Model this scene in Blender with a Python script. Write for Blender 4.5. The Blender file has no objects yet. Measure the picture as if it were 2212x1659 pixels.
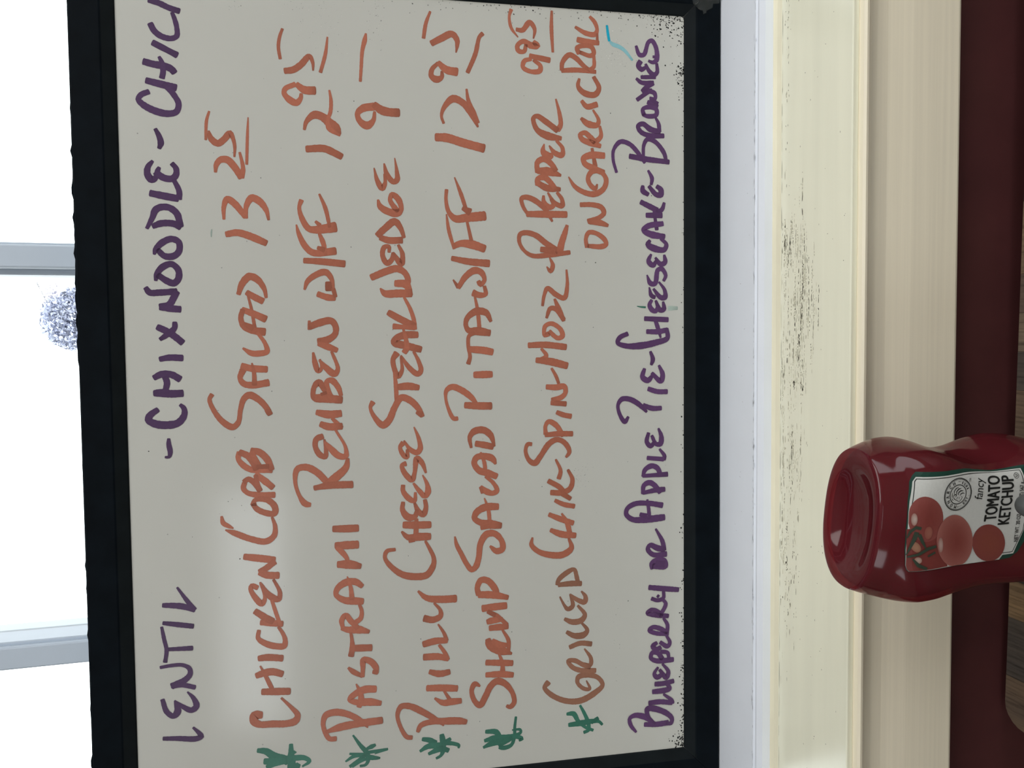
import bpy, bmesh, math, random
from mathutils import Vector, Matrix
random.seed(7)
scene = bpy.context.scene
COL = scene.collection

# ------------------------------------------------------------------ camera
EYE = 1.227                      # the phone is held 1.23 m above the floor, turned on its side
cam_d = bpy.data.cameras.new('camera'); cam = bpy.data.objects.new('camera', cam_d); COL.objects.link(cam)
cam_d.sensor_fit = 'HORIZONTAL'; cam_d.sensor_width = 36.0
cam_d.lens = 36.0*1790.0/2212.0
cam_d.clip_start = 0.02; cam_d.clip_end = 200
cam.matrix_world = Matrix((
    (-0.00961792,  0.99887643,  0.04640451, 0.0),
    (-0.26669651,  0.04216325, -0.96285785, 0.0),
    (-0.96373257, -0.02163661,  0.26599133, EYE),
    (0, 0, 0, 1)))
scene.camera = cam

# ------------------------------------------------------------------ light: an overcast white sky, through the windows
world = bpy.data.worlds.new('overcast_sky'); scene.world = world; world.use_nodes = True
bg = world.node_tree.nodes['Background']
bg.inputs['Color'].default_value = (0.93, 0.97, 1.0, 1); bg.inputs['Strength'].default_value = 3.6
def lamp(name, loc, rot, sx, sy, watts, col):
    d = bpy.data.lights.new(name, 'AREA'); d.shape = 'RECTANGLE'; d.size = sx; d.size_y = sy; d.energy = watts; d.color = col
    o = bpy.data.objects.new(name, d); COL.objects.link(o); o.location = loc; o.rotation_euler = rot
    return o
lamp('ceiling_lamp', (.70, -.45, 2.5), (0, 0, 0), 2.0, 1.1, 30, (1.0, .98, .94))       # the dining room's own ceiling panel
scene.view_settings.view_transform = 'Standard'; scene.view_settings.look = 'None'
scene.view_settings.exposure = 0.0; scene.view_settings.gamma = 1.0
scene.view_settings.use_curve_mapping = False
scene.cycles.use_denoising = True
scene.cycles.max_bounces = 10; scene.cycles.diffuse_bounces = 6; scene.cycles.transparent_max_bounces = 16
scene.cycles.caustics_reflective = False; scene.cycles.caustics_refractive = False

# ------------------------------------------------------------------ helpers
def tag(o, label=None, cat=None, group=None, kind=None):
    if label: o['label'] = label
    if cat: o['category'] = cat
    if group: o['group'] = group
    if kind: o['kind'] = kind
    return o

def empty(name, loc, rot=(0, 0, 0)):
    o = bpy.data.objects.new(name, None); COL.objects.link(o)
    o.location = loc; o.rotation_euler = rot; o.empty_display_size = .05
    return o

def mesh_obj(name, verts, faces, mat=None, parent=None, smooth=False, cols=None):
    me = bpy.data.meshes.new(name); me.from_pydata(verts, [], faces); me.update()
    if mat: me.materials.append(mat)
    if smooth:
        for p in me.polygons: p.use_smooth = True
    if cols is not None:
        at = me.color_attributes.new('tint', 'FLOAT_COLOR', 'POINT')
        for i, c in enumerate(cols): at.data[i].color = (c[0], c[1], c[2], 1)
    o = bpy.data.objects.new(name, me); COL.objects.link(o)
    if parent: o.parent = parent
    return o

def bm_obj(name, bm, mat=None, parent=None, smooth=False):
    me = bpy.data.meshes.new(name); bm.normal_update(); bm.to_mesh(me); bm.free()
    if mat: me.materials.append(mat)
    if smooth:
        for p in me.polygons: p.use_smooth = True
    o = bpy.data.objects.new(name, me); COL.objects.link(o)
    if parent: o.parent = parent
    return o

def add_box(bm, x0, x1, y0, y1, z0, z1, bevel=0.0, seg=2):
    r = bmesh.ops.create_cube(bm, size=1.0)
    vs = r['verts']
    for v in vs:
        v.co = Vector(((x0+x1)/2+v.co.x*(x1-x0), (y0+y1)/2+v.co.y*(y1-y0), (z0+z1)/2+v.co.z*(z1-z0)))
    if bevel:
        es = list({e for v in vs for e in v.link_edges})
        bmesh.ops.bevel(bm, geom=es, offset=bevel, segments=seg, affect='EDGES', profile=.5)

def box_obj(name, b, mat, parent=None, bevel=0.0):
    bm = bmesh.new(); add_box(bm, *b, bevel=bevel); return bm_obj(name, bm, mat, parent)

def extrude_x(name, sec, x0, x1, mat, parent=None, closed=True, nx=1):
    """(y,z) section swept along x"""
    n = len(sec); V = []; F = []
    for k in range(nx+1):
        x = x0+(x1-x0)*k/nx
        V += [(x, y, z) for y, z in sec]
    for k in range(nx):
        for i in range(n):
            j = (i+1) % n
            F.append((k*n+i, k*n+j, (k+1)*n+j, (k+1)*n+i))
    F.append(tuple(range(n))); F.append(tuple(nx*n+i for i in reversed(range(n))))
    o = mesh_obj(name, V, F, mat, parent)
    bm = bmesh.new(); bm.from_mesh(o.data); bmesh.ops.recalc_face_normals(bm, faces=bm.faces); bm.to_mesh(o.data); bm.free()
    return o

def lathe(name, prof, mat, parent=None, n=32, loc=(0, 0, 0)):
    V = []; F = []
    for r, z in prof:
        for k in range(n):
            a = 2*math.pi*k/n; V.append((loc[0]+r*math.cos(a), loc[1]+r*math.sin(a), loc[2]+z))
    for i in range(len(prof)-1):
        for k in range(n):
            F.append((i*n+k, i*n+(k+1) % n, (i+1)*n+(k+1) % n, (i+1)*n+k))
    F.append(tuple(reversed(range(n)))); F.append(tuple((len(prof)-1)*n+k for k in range(n)))
    return mesh_obj(name, V, F, mat, parent, smooth=True)

class NT:
    def __init__(s, name):
        s.m = bpy.data.materials.new(name); s.m.use_nodes = True; s.t = s.m.node_tree; s.t.nodes.clear()
        s.out = s.n('ShaderNodeOutputMaterial')
    def n(s, typ, **kw):
        nd = s.t.nodes.new(typ)
        for k, v in kw.items():
            if k in nd.inputs.keys(): nd.inputs[k].default_value = v
            else: setattr(nd, k, v)
        return nd
    def l(s, a, b): s.t.links.new(a, b)
    def princ(s, **kw):
        p = s.n('ShaderNodeBsdfPrincipled')
        for k, v in kw.items(): p.inputs[k].default_value = v
        s.l(p.outputs[0], s.out.inputs[0]); return p
    def noise(s, scale, detail=3, rough=.5, vec=None, sx=None):
        nz = s.n('ShaderNodeTexNoise'); nz.inputs['Scale'].default_value = scale
        nz.inputs['Detail'].default_value = detail; nz.inputs['Roughness'].default_value = rough
        co = s.n('ShaderNodeTexCoord'); o = co.outputs['Object']
        if sx:
            mp = s.n('ShaderNodeMapping'); mp.inputs['Scale'].default_value = sx; s.l(o, mp.inputs[0]); o = mp.outputs[0]
        s.l(o, nz.inputs['Vector']); return nz
    def ramp(s, fac, stops):
        r = s.n('ShaderNodeValToRGB'); e = r.color_ramp.elements
        while len(e) < len(stops): e.new(.5)
        for i, (p, c) in enumerate(stops):
            e[i].position = p; e[i].color = (c[0], c[1], c[2], 1)
        s.l(fac, r.inputs[0]); return r
    def bump(s, h, strength, dist, p):
        b = s.n('ShaderNodeBump'); b.inputs['Strength'].default_value = strength; b.inputs['Distance'].default_value = dist
        s.l(h, b.inputs['Height']); s.l(b.outputs[0], p.inputs['Normal'])

def mat_plain(name, col, rough=.5, var=.06, scale=40, sx=None, bump=0.0, spec=.5, coat=0.0, metal=0.0):
    t = NT(name); p = t.princ(Roughness=rough, Metallic=metal)
    p.inputs['Specular IOR Level'].default_value = spec
    p.inputs['Coat Weight'].default_value = coat
    nz = t.noise(scale, 4, .55, sx=sx)
    lo = [c*(1-var) for c in col]; hi = [min(1, c*(1+var)) for c in col]
    r = t.ramp(nz.outputs['Fac'], [(.3, lo), (.7, hi)])
    t.l(r.outputs[0], p.inputs['Base Color'])
    if bump: t.bump(nz.outputs['Fac'], bump, .001, p)
    return t.m

def mat_tint(name, rough=.4, spec=.5, var=.0, scale=300):
    """colour comes from the piece's own print / ink colour attribute"""
    t = NT(name); p = t.princ(Roughness=rough); p.inputs['Specular IOR Level'].default_value = spec
    a = t.n('ShaderNodeAttribute', attribute_name='tint')
    if var:
        nz = t.noise(scale, 3, .6)
        r = t.ramp(nz.outputs['Fac'], [(.25, (1-var,)*3), (.75, (1+var*.3,)*3)])
        mx = t.n('ShaderNodeMix', data_type='RGBA', blend_type='MULTIPLY'); mx.inputs[0].default_value = 1
        t.l(a.outputs['Color'], mx.inputs[6]); t.l(r.outputs[0], mx.inputs[7]); t.l(mx.outputs[2], p.inputs['Base Color'])
    else:
        t.l(a.outputs['Color'], p.inputs['Base Color'])
    return t.m

# ------------------------------------------------------------------ materials
M = {}
M['board'] = mat_plain('whiteboard_enamel', (.50, .505, .475), .11, .015, 14, spec=.5)
M['black'] = mat_plain('black_frame', (.0025, .0045, .0068), .5, .25, 60, spec=.05)
M['bevel'] = mat_plain('black_frame_bevel', (.0065, .0090, .0105), .55, .15, 60, spec=.08)
M['vinyl'] = mat_plain('white_vinyl', (.755, .80, .875), .42, .015, 30, bump=.02)
M['bar'] = mat_plain('blue_grey_vinyl', (.50, .58, .68), .4, .02, 30)
M['cream'] = mat_plain('cream_gloss_paint', (.82, .82, .67), .21, .03, 18, sx=(.25, 4, 4), bump=.04)
M['apron'] = mat_plain('beige_paint', (.79, .73, .58), .45, .04, 40, sx=(.1, 3, 8), bump=.06)
M['caulk'] = mat_plain('yellowed_caulk', (.72, .685, .53), .5, .04, 120, sx=(.2, 1, 1), bump=.1)
M['red'] = mat_plain('maroon_wall_paint', (.062, .018, .0185), .5, .10, 30, bump=.05, spec=.3)
M['wall'] = mat_plain('room_wall_paint', (.42, .37, .29), .7, .05, 10)
M['ceil'] = mat_plain('ceiling_paint', (.70, .70, .67), .8, .03, 8)
M['floor'] = mat_plain('floor_boards', (.10, .065, .045), .4, .25, 8, sx=(1, .1, 1))
M['ground'] = mat_plain('pale_paving', (.42, .42, .41), .8, .08, 2)
M['ink'] = mat_tint('marker_ink', .30, .4, .10, 500)
M['fleck'] = mat_tint('wear_and_flecks', .6, .2)
M['print'] = mat_tint('label_print', .38, .4, .05, 900)
M['cap'] = mat_plain('white_cap_plastic', (.75, .75, .72), .3, .02, 40)
M['ketchup'] = mat_plain('tomato_ketchup', (.075, .0075, .012), .35, .12, 60, spec=.3)
M['metal'] = mat_plain('grey_metal', (.07, .075, .075), .5, .08, 200, spec=.25, metal=.0)
M['core'] = mat_plain('table_edge', (.02, .015, .014), .5, .2, 60)
M['bark'] = mat_plain('tree_bark', (.18, .14, .11), .8, .2, 30)
M['pot'] = mat_plain('clay_pot', (.35, .2, .14), .7, .1, 20)
M['leaf'] = mat_tint('pale_leaves', .7, .2)

t = NT('window_glass')
gl = t.n('ShaderNodeBsdfGlossy', Roughness=.02); tr = t.n('ShaderNodeBsdfTransparent'); tr.inputs[0].default_value = (.97, .985, .98, 1)
mx = t.n('ShaderNodeMixShader'); lw = t.n('ShaderNodeFresnel', IOR=1.3)
t.l(lw.outputs[0], mx.inputs[0]); t.l(tr.outputs[0], mx.inputs[1]); t.l(gl.outputs[0], mx.inputs[2]); t.l(mx.outputs[0], t.out.inputs[0])
M['glass'] = t.m

t = NT('clear_red_plastic')
p = t.n('ShaderNodeBsdfPrincipled', Roughness=.09); p.inputs['Base Color'].default_value = (.125, .015, .021, 1)
p.inputs['Specular IOR Level'].default_value = .55; p.inputs['Coat Weight'].default_value = .0; p.inputs['Coat Roughness'].default_value = .05
tr = t.n('ShaderNodeBsdfTransparent'); tr.inputs[0].default_value = (.62, .16, .15, 1)
mx = t.n('ShaderNodeMixShader'); mx.inputs[0].default_value = .62
t.l(tr.outputs[0], mx.inputs[1]); t.l(p.outputs[0], mx.inputs[2]); t.l(mx.outputs[0], t.out.inputs[0])
M['skin'] = t.m

t = NT('clear_tape')
p = t.n('ShaderNodeBsdfPrincipled', Roughness=.15); p.inputs['Base Color'].default_value = (.16, .165, .155, 1)
tr = t.n('ShaderNodeBsdfTransparent'); tr.inputs[0].default_value = (.9, .92, .9, 1)
mx = t.n('ShaderNodeMixShader'); mx.inputs[0].default_value = .16
nz = t.noise(110, 2, .5); b = t.n('ShaderNodeBump'); b.inputs['Strength'].default_value = .25; b.inputs['Distance'].default_value = .002
t.l(nz.outputs['Fac'], b.inputs['Height']); t.l(b.outputs[0], p.inputs['Normal'])
t.l(tr.outputs[0], mx.inputs[1]); t.l(p.outputs[0], mx.inputs[2]); t.l(mx.outputs[0], t.out.inputs[0])
M['tape'] = t.m

t = NT('rustic_laminate')
p = t.princ(Roughness=.42); p.inputs['Specular IOR Level'].default_value = .3
at = t.n('ShaderNodeAttribute', attribute_name='tint')
n1 = t.noise(60, 6, .65, sx=(6, .35, 1)); n2 = t.noise(9, 3, .5, sx=(3, .5, 1))
r1 = t.ramp(n1.outputs['Fac'], [(.30, (.28, .27, .27)), (.5, (.85, .83, .8)), (.75, (1.25, 1.2, 1.1))])
r2 = t.ramp(n2.outputs['Fac'], [(.35, (.75, .75, .78)), (.7, (1.15, 1.1, 1.0))])
m1 = t.n('ShaderNodeMix', data_type='RGBA', blend_type='MULTIPLY'); m1.inputs[0].default_value = 1
m2 = t.n('ShaderNodeMix', data_type='RGBA', blend_type='MULTIPLY'); m2.inputs[0].default_value = 1
t.l(at.outputs['Color'], m1.inputs[6]); t.l(r1.outputs[0], m1.inputs[7]); t.l(m1.outputs[2], m2.inputs[6]); t.l(r2.outputs[0], m2.inputs[7])
t.l(m2.outputs[2], p.inputs['Base Color']); t.bump(n1.outputs['Fac'], .15, .001, p)
M['plank'] = t.m

# ------------------------------------------------------------------ the room
def Z(z): return EYE+z            # heights measured from the lens
YW = 0.4576                      # room face of the window wall
WX0, WX1 = -1.25, 1.35           # the window opening
WTOP = 2.15
def wall_with_hole(name, axis, pos, thick, a0, a1, h0, h1, hole, mat):
    """a wall with one opening, in four blocks"""
    bm = bmesh.new(); b0, b1, c0, c1 = hole
    for (p0, p1, q0, q1) in ((a0, b0, h0, h1), (b1, a1, h0, h1), (b0, b1, h0, c0), (b0, b1, c1, h1)):
        if axis == 'y': add_box(bm, p0, p1, min(pos, pos+thick), max(pos, pos+thick), q0, q1)
        else: add_box(bm, min(pos, pos+thick), max(pos, pos+thick), p0, p1, q0, q1)
    return tag(bm_obj(name, bm, mat), kind='structure')
RX0, RX1, RY0, CH = -2.5, 2.5, -4.0, 2.55
tag(box_obj('floor', (RX0, RX1, RY0, YW, -.05, 0), M['floor']), 'dark boarded dining room floor', kind='structure')
tag(box_obj('ceiling', (RX0-.1, RX1+.1, RY0-.1, YW+.3, CH, CH+.06), M['ceil']), kind='structure')
w = wall_with_hole('wall_front', 'y', YW, .26, RX0-.1, RX1+.1, -.05, CH, (WX0, WX1, Z(-.362), WTOP), M['red'])
w['label'] = 'maroon painted wall under the beige window trim'
wall_with_hole('wall_right', 'x', RX1, .1, RY0, YW, -.05, CH, (-3.1, .05, .95, 2.25), M['wall'])
wall_with_hole('wall_left', 'x', RX0, -.1, RY0, YW, -.05, CH, (-3.0, -1.5, .95, 2.2), M['wall'])
wall_with_hole('wall_back', 'y', RY0, -.1, RX0-.1, RX1+.1, -.05, CH, (-2.38, -.88, 1.96, 2.36), M['wall'])
tag(box_obj('ground', (-40, 40, YW+.28, 80, -.06, -.02), M['ground']), 'pale paving outside the window', kind='structure')

# window: ledge, frame, bars, panes
YM = .641                        # face of the bars
win = empty('window_1', (0, YM, Z(-.33))); tag(win, 'bright window with pale vinyl bars behind the menu board', kind='structure')
def wpart(o): o.parent = win; o.matrix_parent_inverse = Matrix.Translation(-Vector(win.location)); return o
led = [(.72, -.36), (.72, -.330), (.5330, -.330), (.5322, -.3312), (.5300, -.3312), (.5292, -.3298), (.5280, -.3296), (.5225, -.3312), (.5222, -.336), (.5220, -.343), (.53, -.36)]
wpart(extrude_x('ledge', [(y, Z(z)) for y, z in led], WX0, WX1, M['vinyl']))
bm = bmesh.new()
add_box(bm, WX0, WX1, YM+.002, YM+.075, Z(-.331), Z(-.285), .003)
add_box(bm, WX0, WX1, YM+.002, YM+.075, WTOP-.05, WTOP, .003)
add_box(bm, WX0, WX0+.05, YM+.002, YM+.075, Z(-.285), WTOP-.05, .003)
add_box(bm, WX1-.05, WX1, YM+.002, YM+.075, Z(-.285), WTOP-.05, .003)
wpart(bm_obj('window_frame', bm, M['vinyl']))
bars = [(.0655, 1), (-.2140, 1)]
allx = [-.98+.2795*0, -.4935, -.773, -1.05] + [b[0] for b in bars] + [.345, .6245, .904, 1.18]
allx = sorted(set([-1.0525, -.773, -.4935, -.2140, .0655, .345, .6245, .904, 1.1835]))
for x in allx:
    bm = bmesh.new()
    add_box(bm, x-.0088, x+.0072, YM, YM+.05, Z(-.285), WTOP-.05, .0012)
    add_box(bm, x+.0040, x+.0092, YM+.006, YM+.05, Z(-.285), WTOP-.05, .0008)
    add_box(bm, x-.0125, x-.0060, YM+.016, YM+.05, Z(-.285), WTOP-.05, .0008)
    wpart(bm_obj('mullion', bm, M['bar']))
edges = [WX0+.05] + allx + [WX1-.05]
for a, b in zip(edges[:-1], edges[1:]):
    wpart(box_obj('pane', (a+.008 if a != edges[0] else a, b-.006 if b != edges[-1] else b, YM+.03, YM+.034, Z(-.285), WTOP-.05), M['glass']))

# sill board (stool) and the trim under it
sill = [(.525, -.360), (.525, -.340), (.4414, -.340), (.4408, -.3402), (.4406, -.3407), (.4410, -.3444), (.4440, -.3446), (.4590, -.3446), (.4590, -.360)]
so = tag(extrude_x('trim_1', [(y, Z(z)) for y, z in sill], WX0-.12, WX1+.12, M['cream'], nx=1), 'cream painted window sill board scuffed with dark streaks', kind='structure')
apr = [(.4570, -.3446), (.4400, -.3446), (.4372, -.3452), (.4360, -.3466), (.4362, -.3482), (.4378, -.3494), (.4400, -.3500), (.4420, -.3512),
       (.4432, -.354), (.4438, -.360), (.4439, -.368), (.4432, -.376), (.4426, -.386), (.4427, -.400), (.4431, -.412), (.4434, -.4215), (.4441, -.4232), (.4570, -.4236)]
tag(extrude_x('trim_2', [(y, Z(z)) for y, z in apr], WX0-.10, WX1+.10, M['apron']), 'beige moulded trim board under the cream sill', kind='structure')
extrude_x('caulk_bead', [(.5222, Z(-.3405)), (.5222, Z(-.3372)), (.5195, Z(-.3388)), (.5160, Z(-.3399)), (.5160, Z(-.3405))], WX0, WX1, M['caulk'], so)

# wear on the sill: thin dark scuffs lying along the board
def flakes(name, items, mat, parent, n=6):
    """items: (x, y, z, rx, ry, rot, colour, normal-plane 'xy' or 'xz')"""
    V = []; F = []; C = []
    for (a, b, c, ra, rb, rot, col, pl) in items:
        i0 = len(V); ph = random.random()*6
        for k in range(n):
            th = 2*math.pi*k/n+ph; j = random.uniform(.6, 1.15)
            du, dv = ra*j*math.cos(th), rb*j*math.sin(th)
            u, v = du*math.cos(rot)-dv*math.sin(rot), du*math.sin(rot)+dv*math.cos(rot)
            V.append((a+u, b+v, c) if pl == 'xy' else (a+u, c, b+v)); C.append(col)
        f = list(range(i0, i0+n))
        F.append(tuple(f))
    o = mesh_obj(name, V, F, mat, parent, cols=C)
    o['kind'] = 'stuff'
    return o
def mixc(a, b, f): return tuple(x+(y-x)*f for x, y in zip(a, b))
CR = (.72, .69, .54); DK = (.02, .018, .015)
items = []
def sill_scuff(n, mx, sx, my, sy, run, dark):
    """n rubbed streaks: each a broken row of thin dashes along the grain"""
    for _ in range(n):
        x = random.gauss(mx, sx); y0 = min(.5135, max(.450, random.gauss(my, sy))); end = x-random.uniform(.3, 1)*run
        d0 = random.uniform(.4, 1.1)*dark; wd = random.choice((.00014, .0002, .0003, .0005)); drift = random.gauss(0, .012)
        xs_ = x
        while xs_ > end:
            l = random.choice((.0003, .0005, .0009, .0016, .0026))*random.uniform(.6, 1.3)
            items.append((xs_-l, y0+drift*(xs_-x)+random.gauss(0, .00018), Z(-.33985), l, wd*random.uniform(.5, 1.2), random.gauss(0, .04), mixc(CR, DK, min(1, d0*random.uniform(.5, 1.2))), 'xy'))
            xs_ -= 2*l+random.choice((.0002, .0005, .001, .003))
sill_scuff(60, .072, .010, .5035, .0065, .012, .95)
sill_scuff(26, .060, .016, .4900, .0050, .030, 1.0)
sill_scuff(34, .035, .016, .4950, .0070, .026, .95)
sill_scuff(12, .030, .018, .4790, .0040, .030, .8)
sill_scuff(30, .000, .014, .4960, .0080, .018, .95)
sill_scuff(16, -.008, .004, .4930, .0030, .008, 1.0)
sill_scuff(60, -.030, .030, .5000, .0080, .010, .55)
sill_scuff(50, -.075, .016, .4990, .0070, .010, .75)
sill_scuff(46, -.125, .022, .5030, .0060, .008, .80)
sill_scuff(40, -.175, .022, .5060, .0050, .006, .80)
sill_scuff(60, -.03, .09, .5115, .0008, .012, .5)
for cx_, cy_, n_ in ((.0010, .4935, 18), (-.0290, .4990, 14), (-.0310, .4890, 12), (.0700, .5110, 16), (-.1560, .5070, 12), (-.1300, .5065, 10)):      # rubbed dark knots
    for _ in range(n_): items.append((random.gauss(cx_, .0022), random.gauss(cy_, .0006), Z(-.33985), random.uniform(.0003, .0012), random.uniform(.0002, .0005), random.gauss(0, .3), mixc(CR, DK, random.uniform(.5, 1)), 'xy'))
for _ in range(90):
    items.append((random.uniform(-.3, .3), random.uniform(.446, .512), Z(-.33985), random.uniform(.0002, .0007), random.uniform(.0002, .0004), 0, mixc(CR, DK, random.uniform(.3, 1)), 'xy'))
for _ in range(60):     # along the bead line at the right end
    items.append((random.gauss(.225, .05), random.gauss(.5085, .0012), Z(-.33985), random.uniform(.0004, .0016), .0003, 0, mixc(CR, DK, random.uniform(.4, 1)), 'xy'))
x = -.45
while x < .45:          # the open crack in front of the caulk
    l = random.uniform(.002, .012)
    items.append((x, .5148+random.uniform(-.0002, .0002), Z(-.33984), l, .00022, random.gauss(0, .006), mixc(CR, DK, random.choice((.2, .35, .5, .75))), 'xy')); x += l*2.1
flakes('scuffs', items, M['fleck'], so)

items = []
VC = (.70, .74, .80)
for _ in range(260):     # grime in the ledge's groove
    items.append((random.uniform(-.42, .42), .5338+random.gauss(0, .0006), Z(-.32985), random.uniform(.0006, .004), random.uniform(.00015, .0004), random.gauss(0, .01), mixc(VC, (.12, .12, .12), random.uniform(.1, .45)), 'xy'))
for _ in range(26):
    items.append((random.uniform(-.35, .35), random.uniform(.535, .580), Z(-.32985), random.uniform(.0002, .0012), .0002, random.random()*3, mixc(VC, (.1, .1, .1), random.uniform(.2, .7)), 'xy'))
wpart(flakes('grime', items, M['fleck'], None))

# ------------------------------------------------------------------ the menu board
BX, BZ0 = -.0354666655, -.32979964
LEAN = math.radians(-4.374910347594214)
HW, HH = .3140, .4635; RAIL = .0285
board = empty('menu_board', (BX, .58513, Z(BZ0)), (LEAN, 0, 0))
tag(board, 'whiteboard menu in a black frame, handwritten in coloured marker, leaning on the window', 'menu board')
# local axes: x right, z up the board, -y towards the room; the writing surface is the plane y = 0
box_obj('writing_surface', (-HW+.006, HW-.006, 0, .004, .006, HH-.006), M['board'], board)
secs = [(0, .0004), (0, -.0004), (.0008, -.0012), (.0080, -.0042), (.0092, -.0046), (.0272, -.0046), (.0285, -.0034), (.0285, .0140), (.003, .0140), (.003, .0045)]
def rail(p0, p1, inn, mat):
    """mitred rail from outer corner p0 to p1; inn = inward direction (x,z)"""
    V = []; F = []; n = len(secs); d = Vector((p1[0]-p0[0], p1[1]-p0[1])).normalized(); ln = (Vector(p1)-Vector(p0)).length
    for end in (0, 1):
        for (q, y) in secs:
            off = RAIL-q                      # distance from the outer edge
            s = off if end == 0 else ln-off
            V.append((p0[0]+d.x*s+inn[0]*off, y, p0[1]+d.y*s+inn[1]*off))
    for i in range(n):
        j = (i+1) % n; F.append((i, j, n+j, n+i))
    F.append(tuple(range(n))); F.append(tuple(range(2*n-1, n-1, -1)))
    o = mesh_obj('frame_rail', V, F, mat, board)
    o.data.materials.append(M['bevel'])
    for fi in (1, 2): o.data.polygons[fi].material_index = 1
    bm = bmesh.new(); bm.from_mesh(o.data); bmesh.ops.recalc_face_normals(bm, faces=bm.faces); bm.to_mesh(o.data); bm.free()
    return o
g = .00018                                    # hair gap at the mitres
rail((-HW+g, 0), (HW-g, 0), (0, 1), M['black'])
rail((HW-g, HH), (-HW+g, HH), (0, -1), M['black'])
rail((-HW, HH-g), (-HW, g), (1, 0), M['black'])
rail((HW, g), (HW, HH-g), (-1, 0), M['black'])

# torn edge of the black tape along the top rail
V = []; F = []
xs = [-.30+.004*i for i in range(150)]
for x in xs:
    h = random.choice((.0002, .0003, .0008, .0012, .0005)) if (.02 < x < .17 or random.random() < .12) else .0002
    V += [(x, -.0030, HH-.002), (x, -.0030, HH+h), (x, .004, HH+h), (x, .004, HH-.002)]
for i in range(len(xs)-1):
    for k in range(4): F.append((4*i+k, 4*i+(k+1) % 4, 4*i+4+(k+1) % 4, 4*i+4+k))
mesh_obj('tape_edge', V, F, M['black'], board)

# clear tape over two corners
def tape(cx, cz, ang, L, W, seed):
    rnd = random.Random(seed); nx, nz_ = 14, 9; V = []; F = []
    for i in range(nx+1):
        for j in range(nz_+1):
            u = (i/nx-.5)*L; v = (j/nz_-.5)*W
            if i in (0, nx): u += rnd.uniform(-.0025, .0025)
            if j in (0, nz_): v += rnd.uniform(-.0015, .0015)
            V.append((cx+u*math.cos(ang)-v*math.sin(ang), -.0053-abs(rnd.gauss(0, .0007)), cz+u*math.sin(ang)+v*math.cos(ang)))
    for i in range(nx):
        for j in range(nz_): F.append((i*(nz_+1)+j, (i+1)*(nz_+1)+j, (i+1)*(nz_+1)+j+1, i*(nz_+1)+j+1))
    return mesh_obj('clear_tape', V, F, M['tape'], board)
tape(.3045, .0160, math.radians(48), .030, .024, 3)
tape(-.3075, .4560, math.radians(40), .034, .022, 5)

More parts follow.
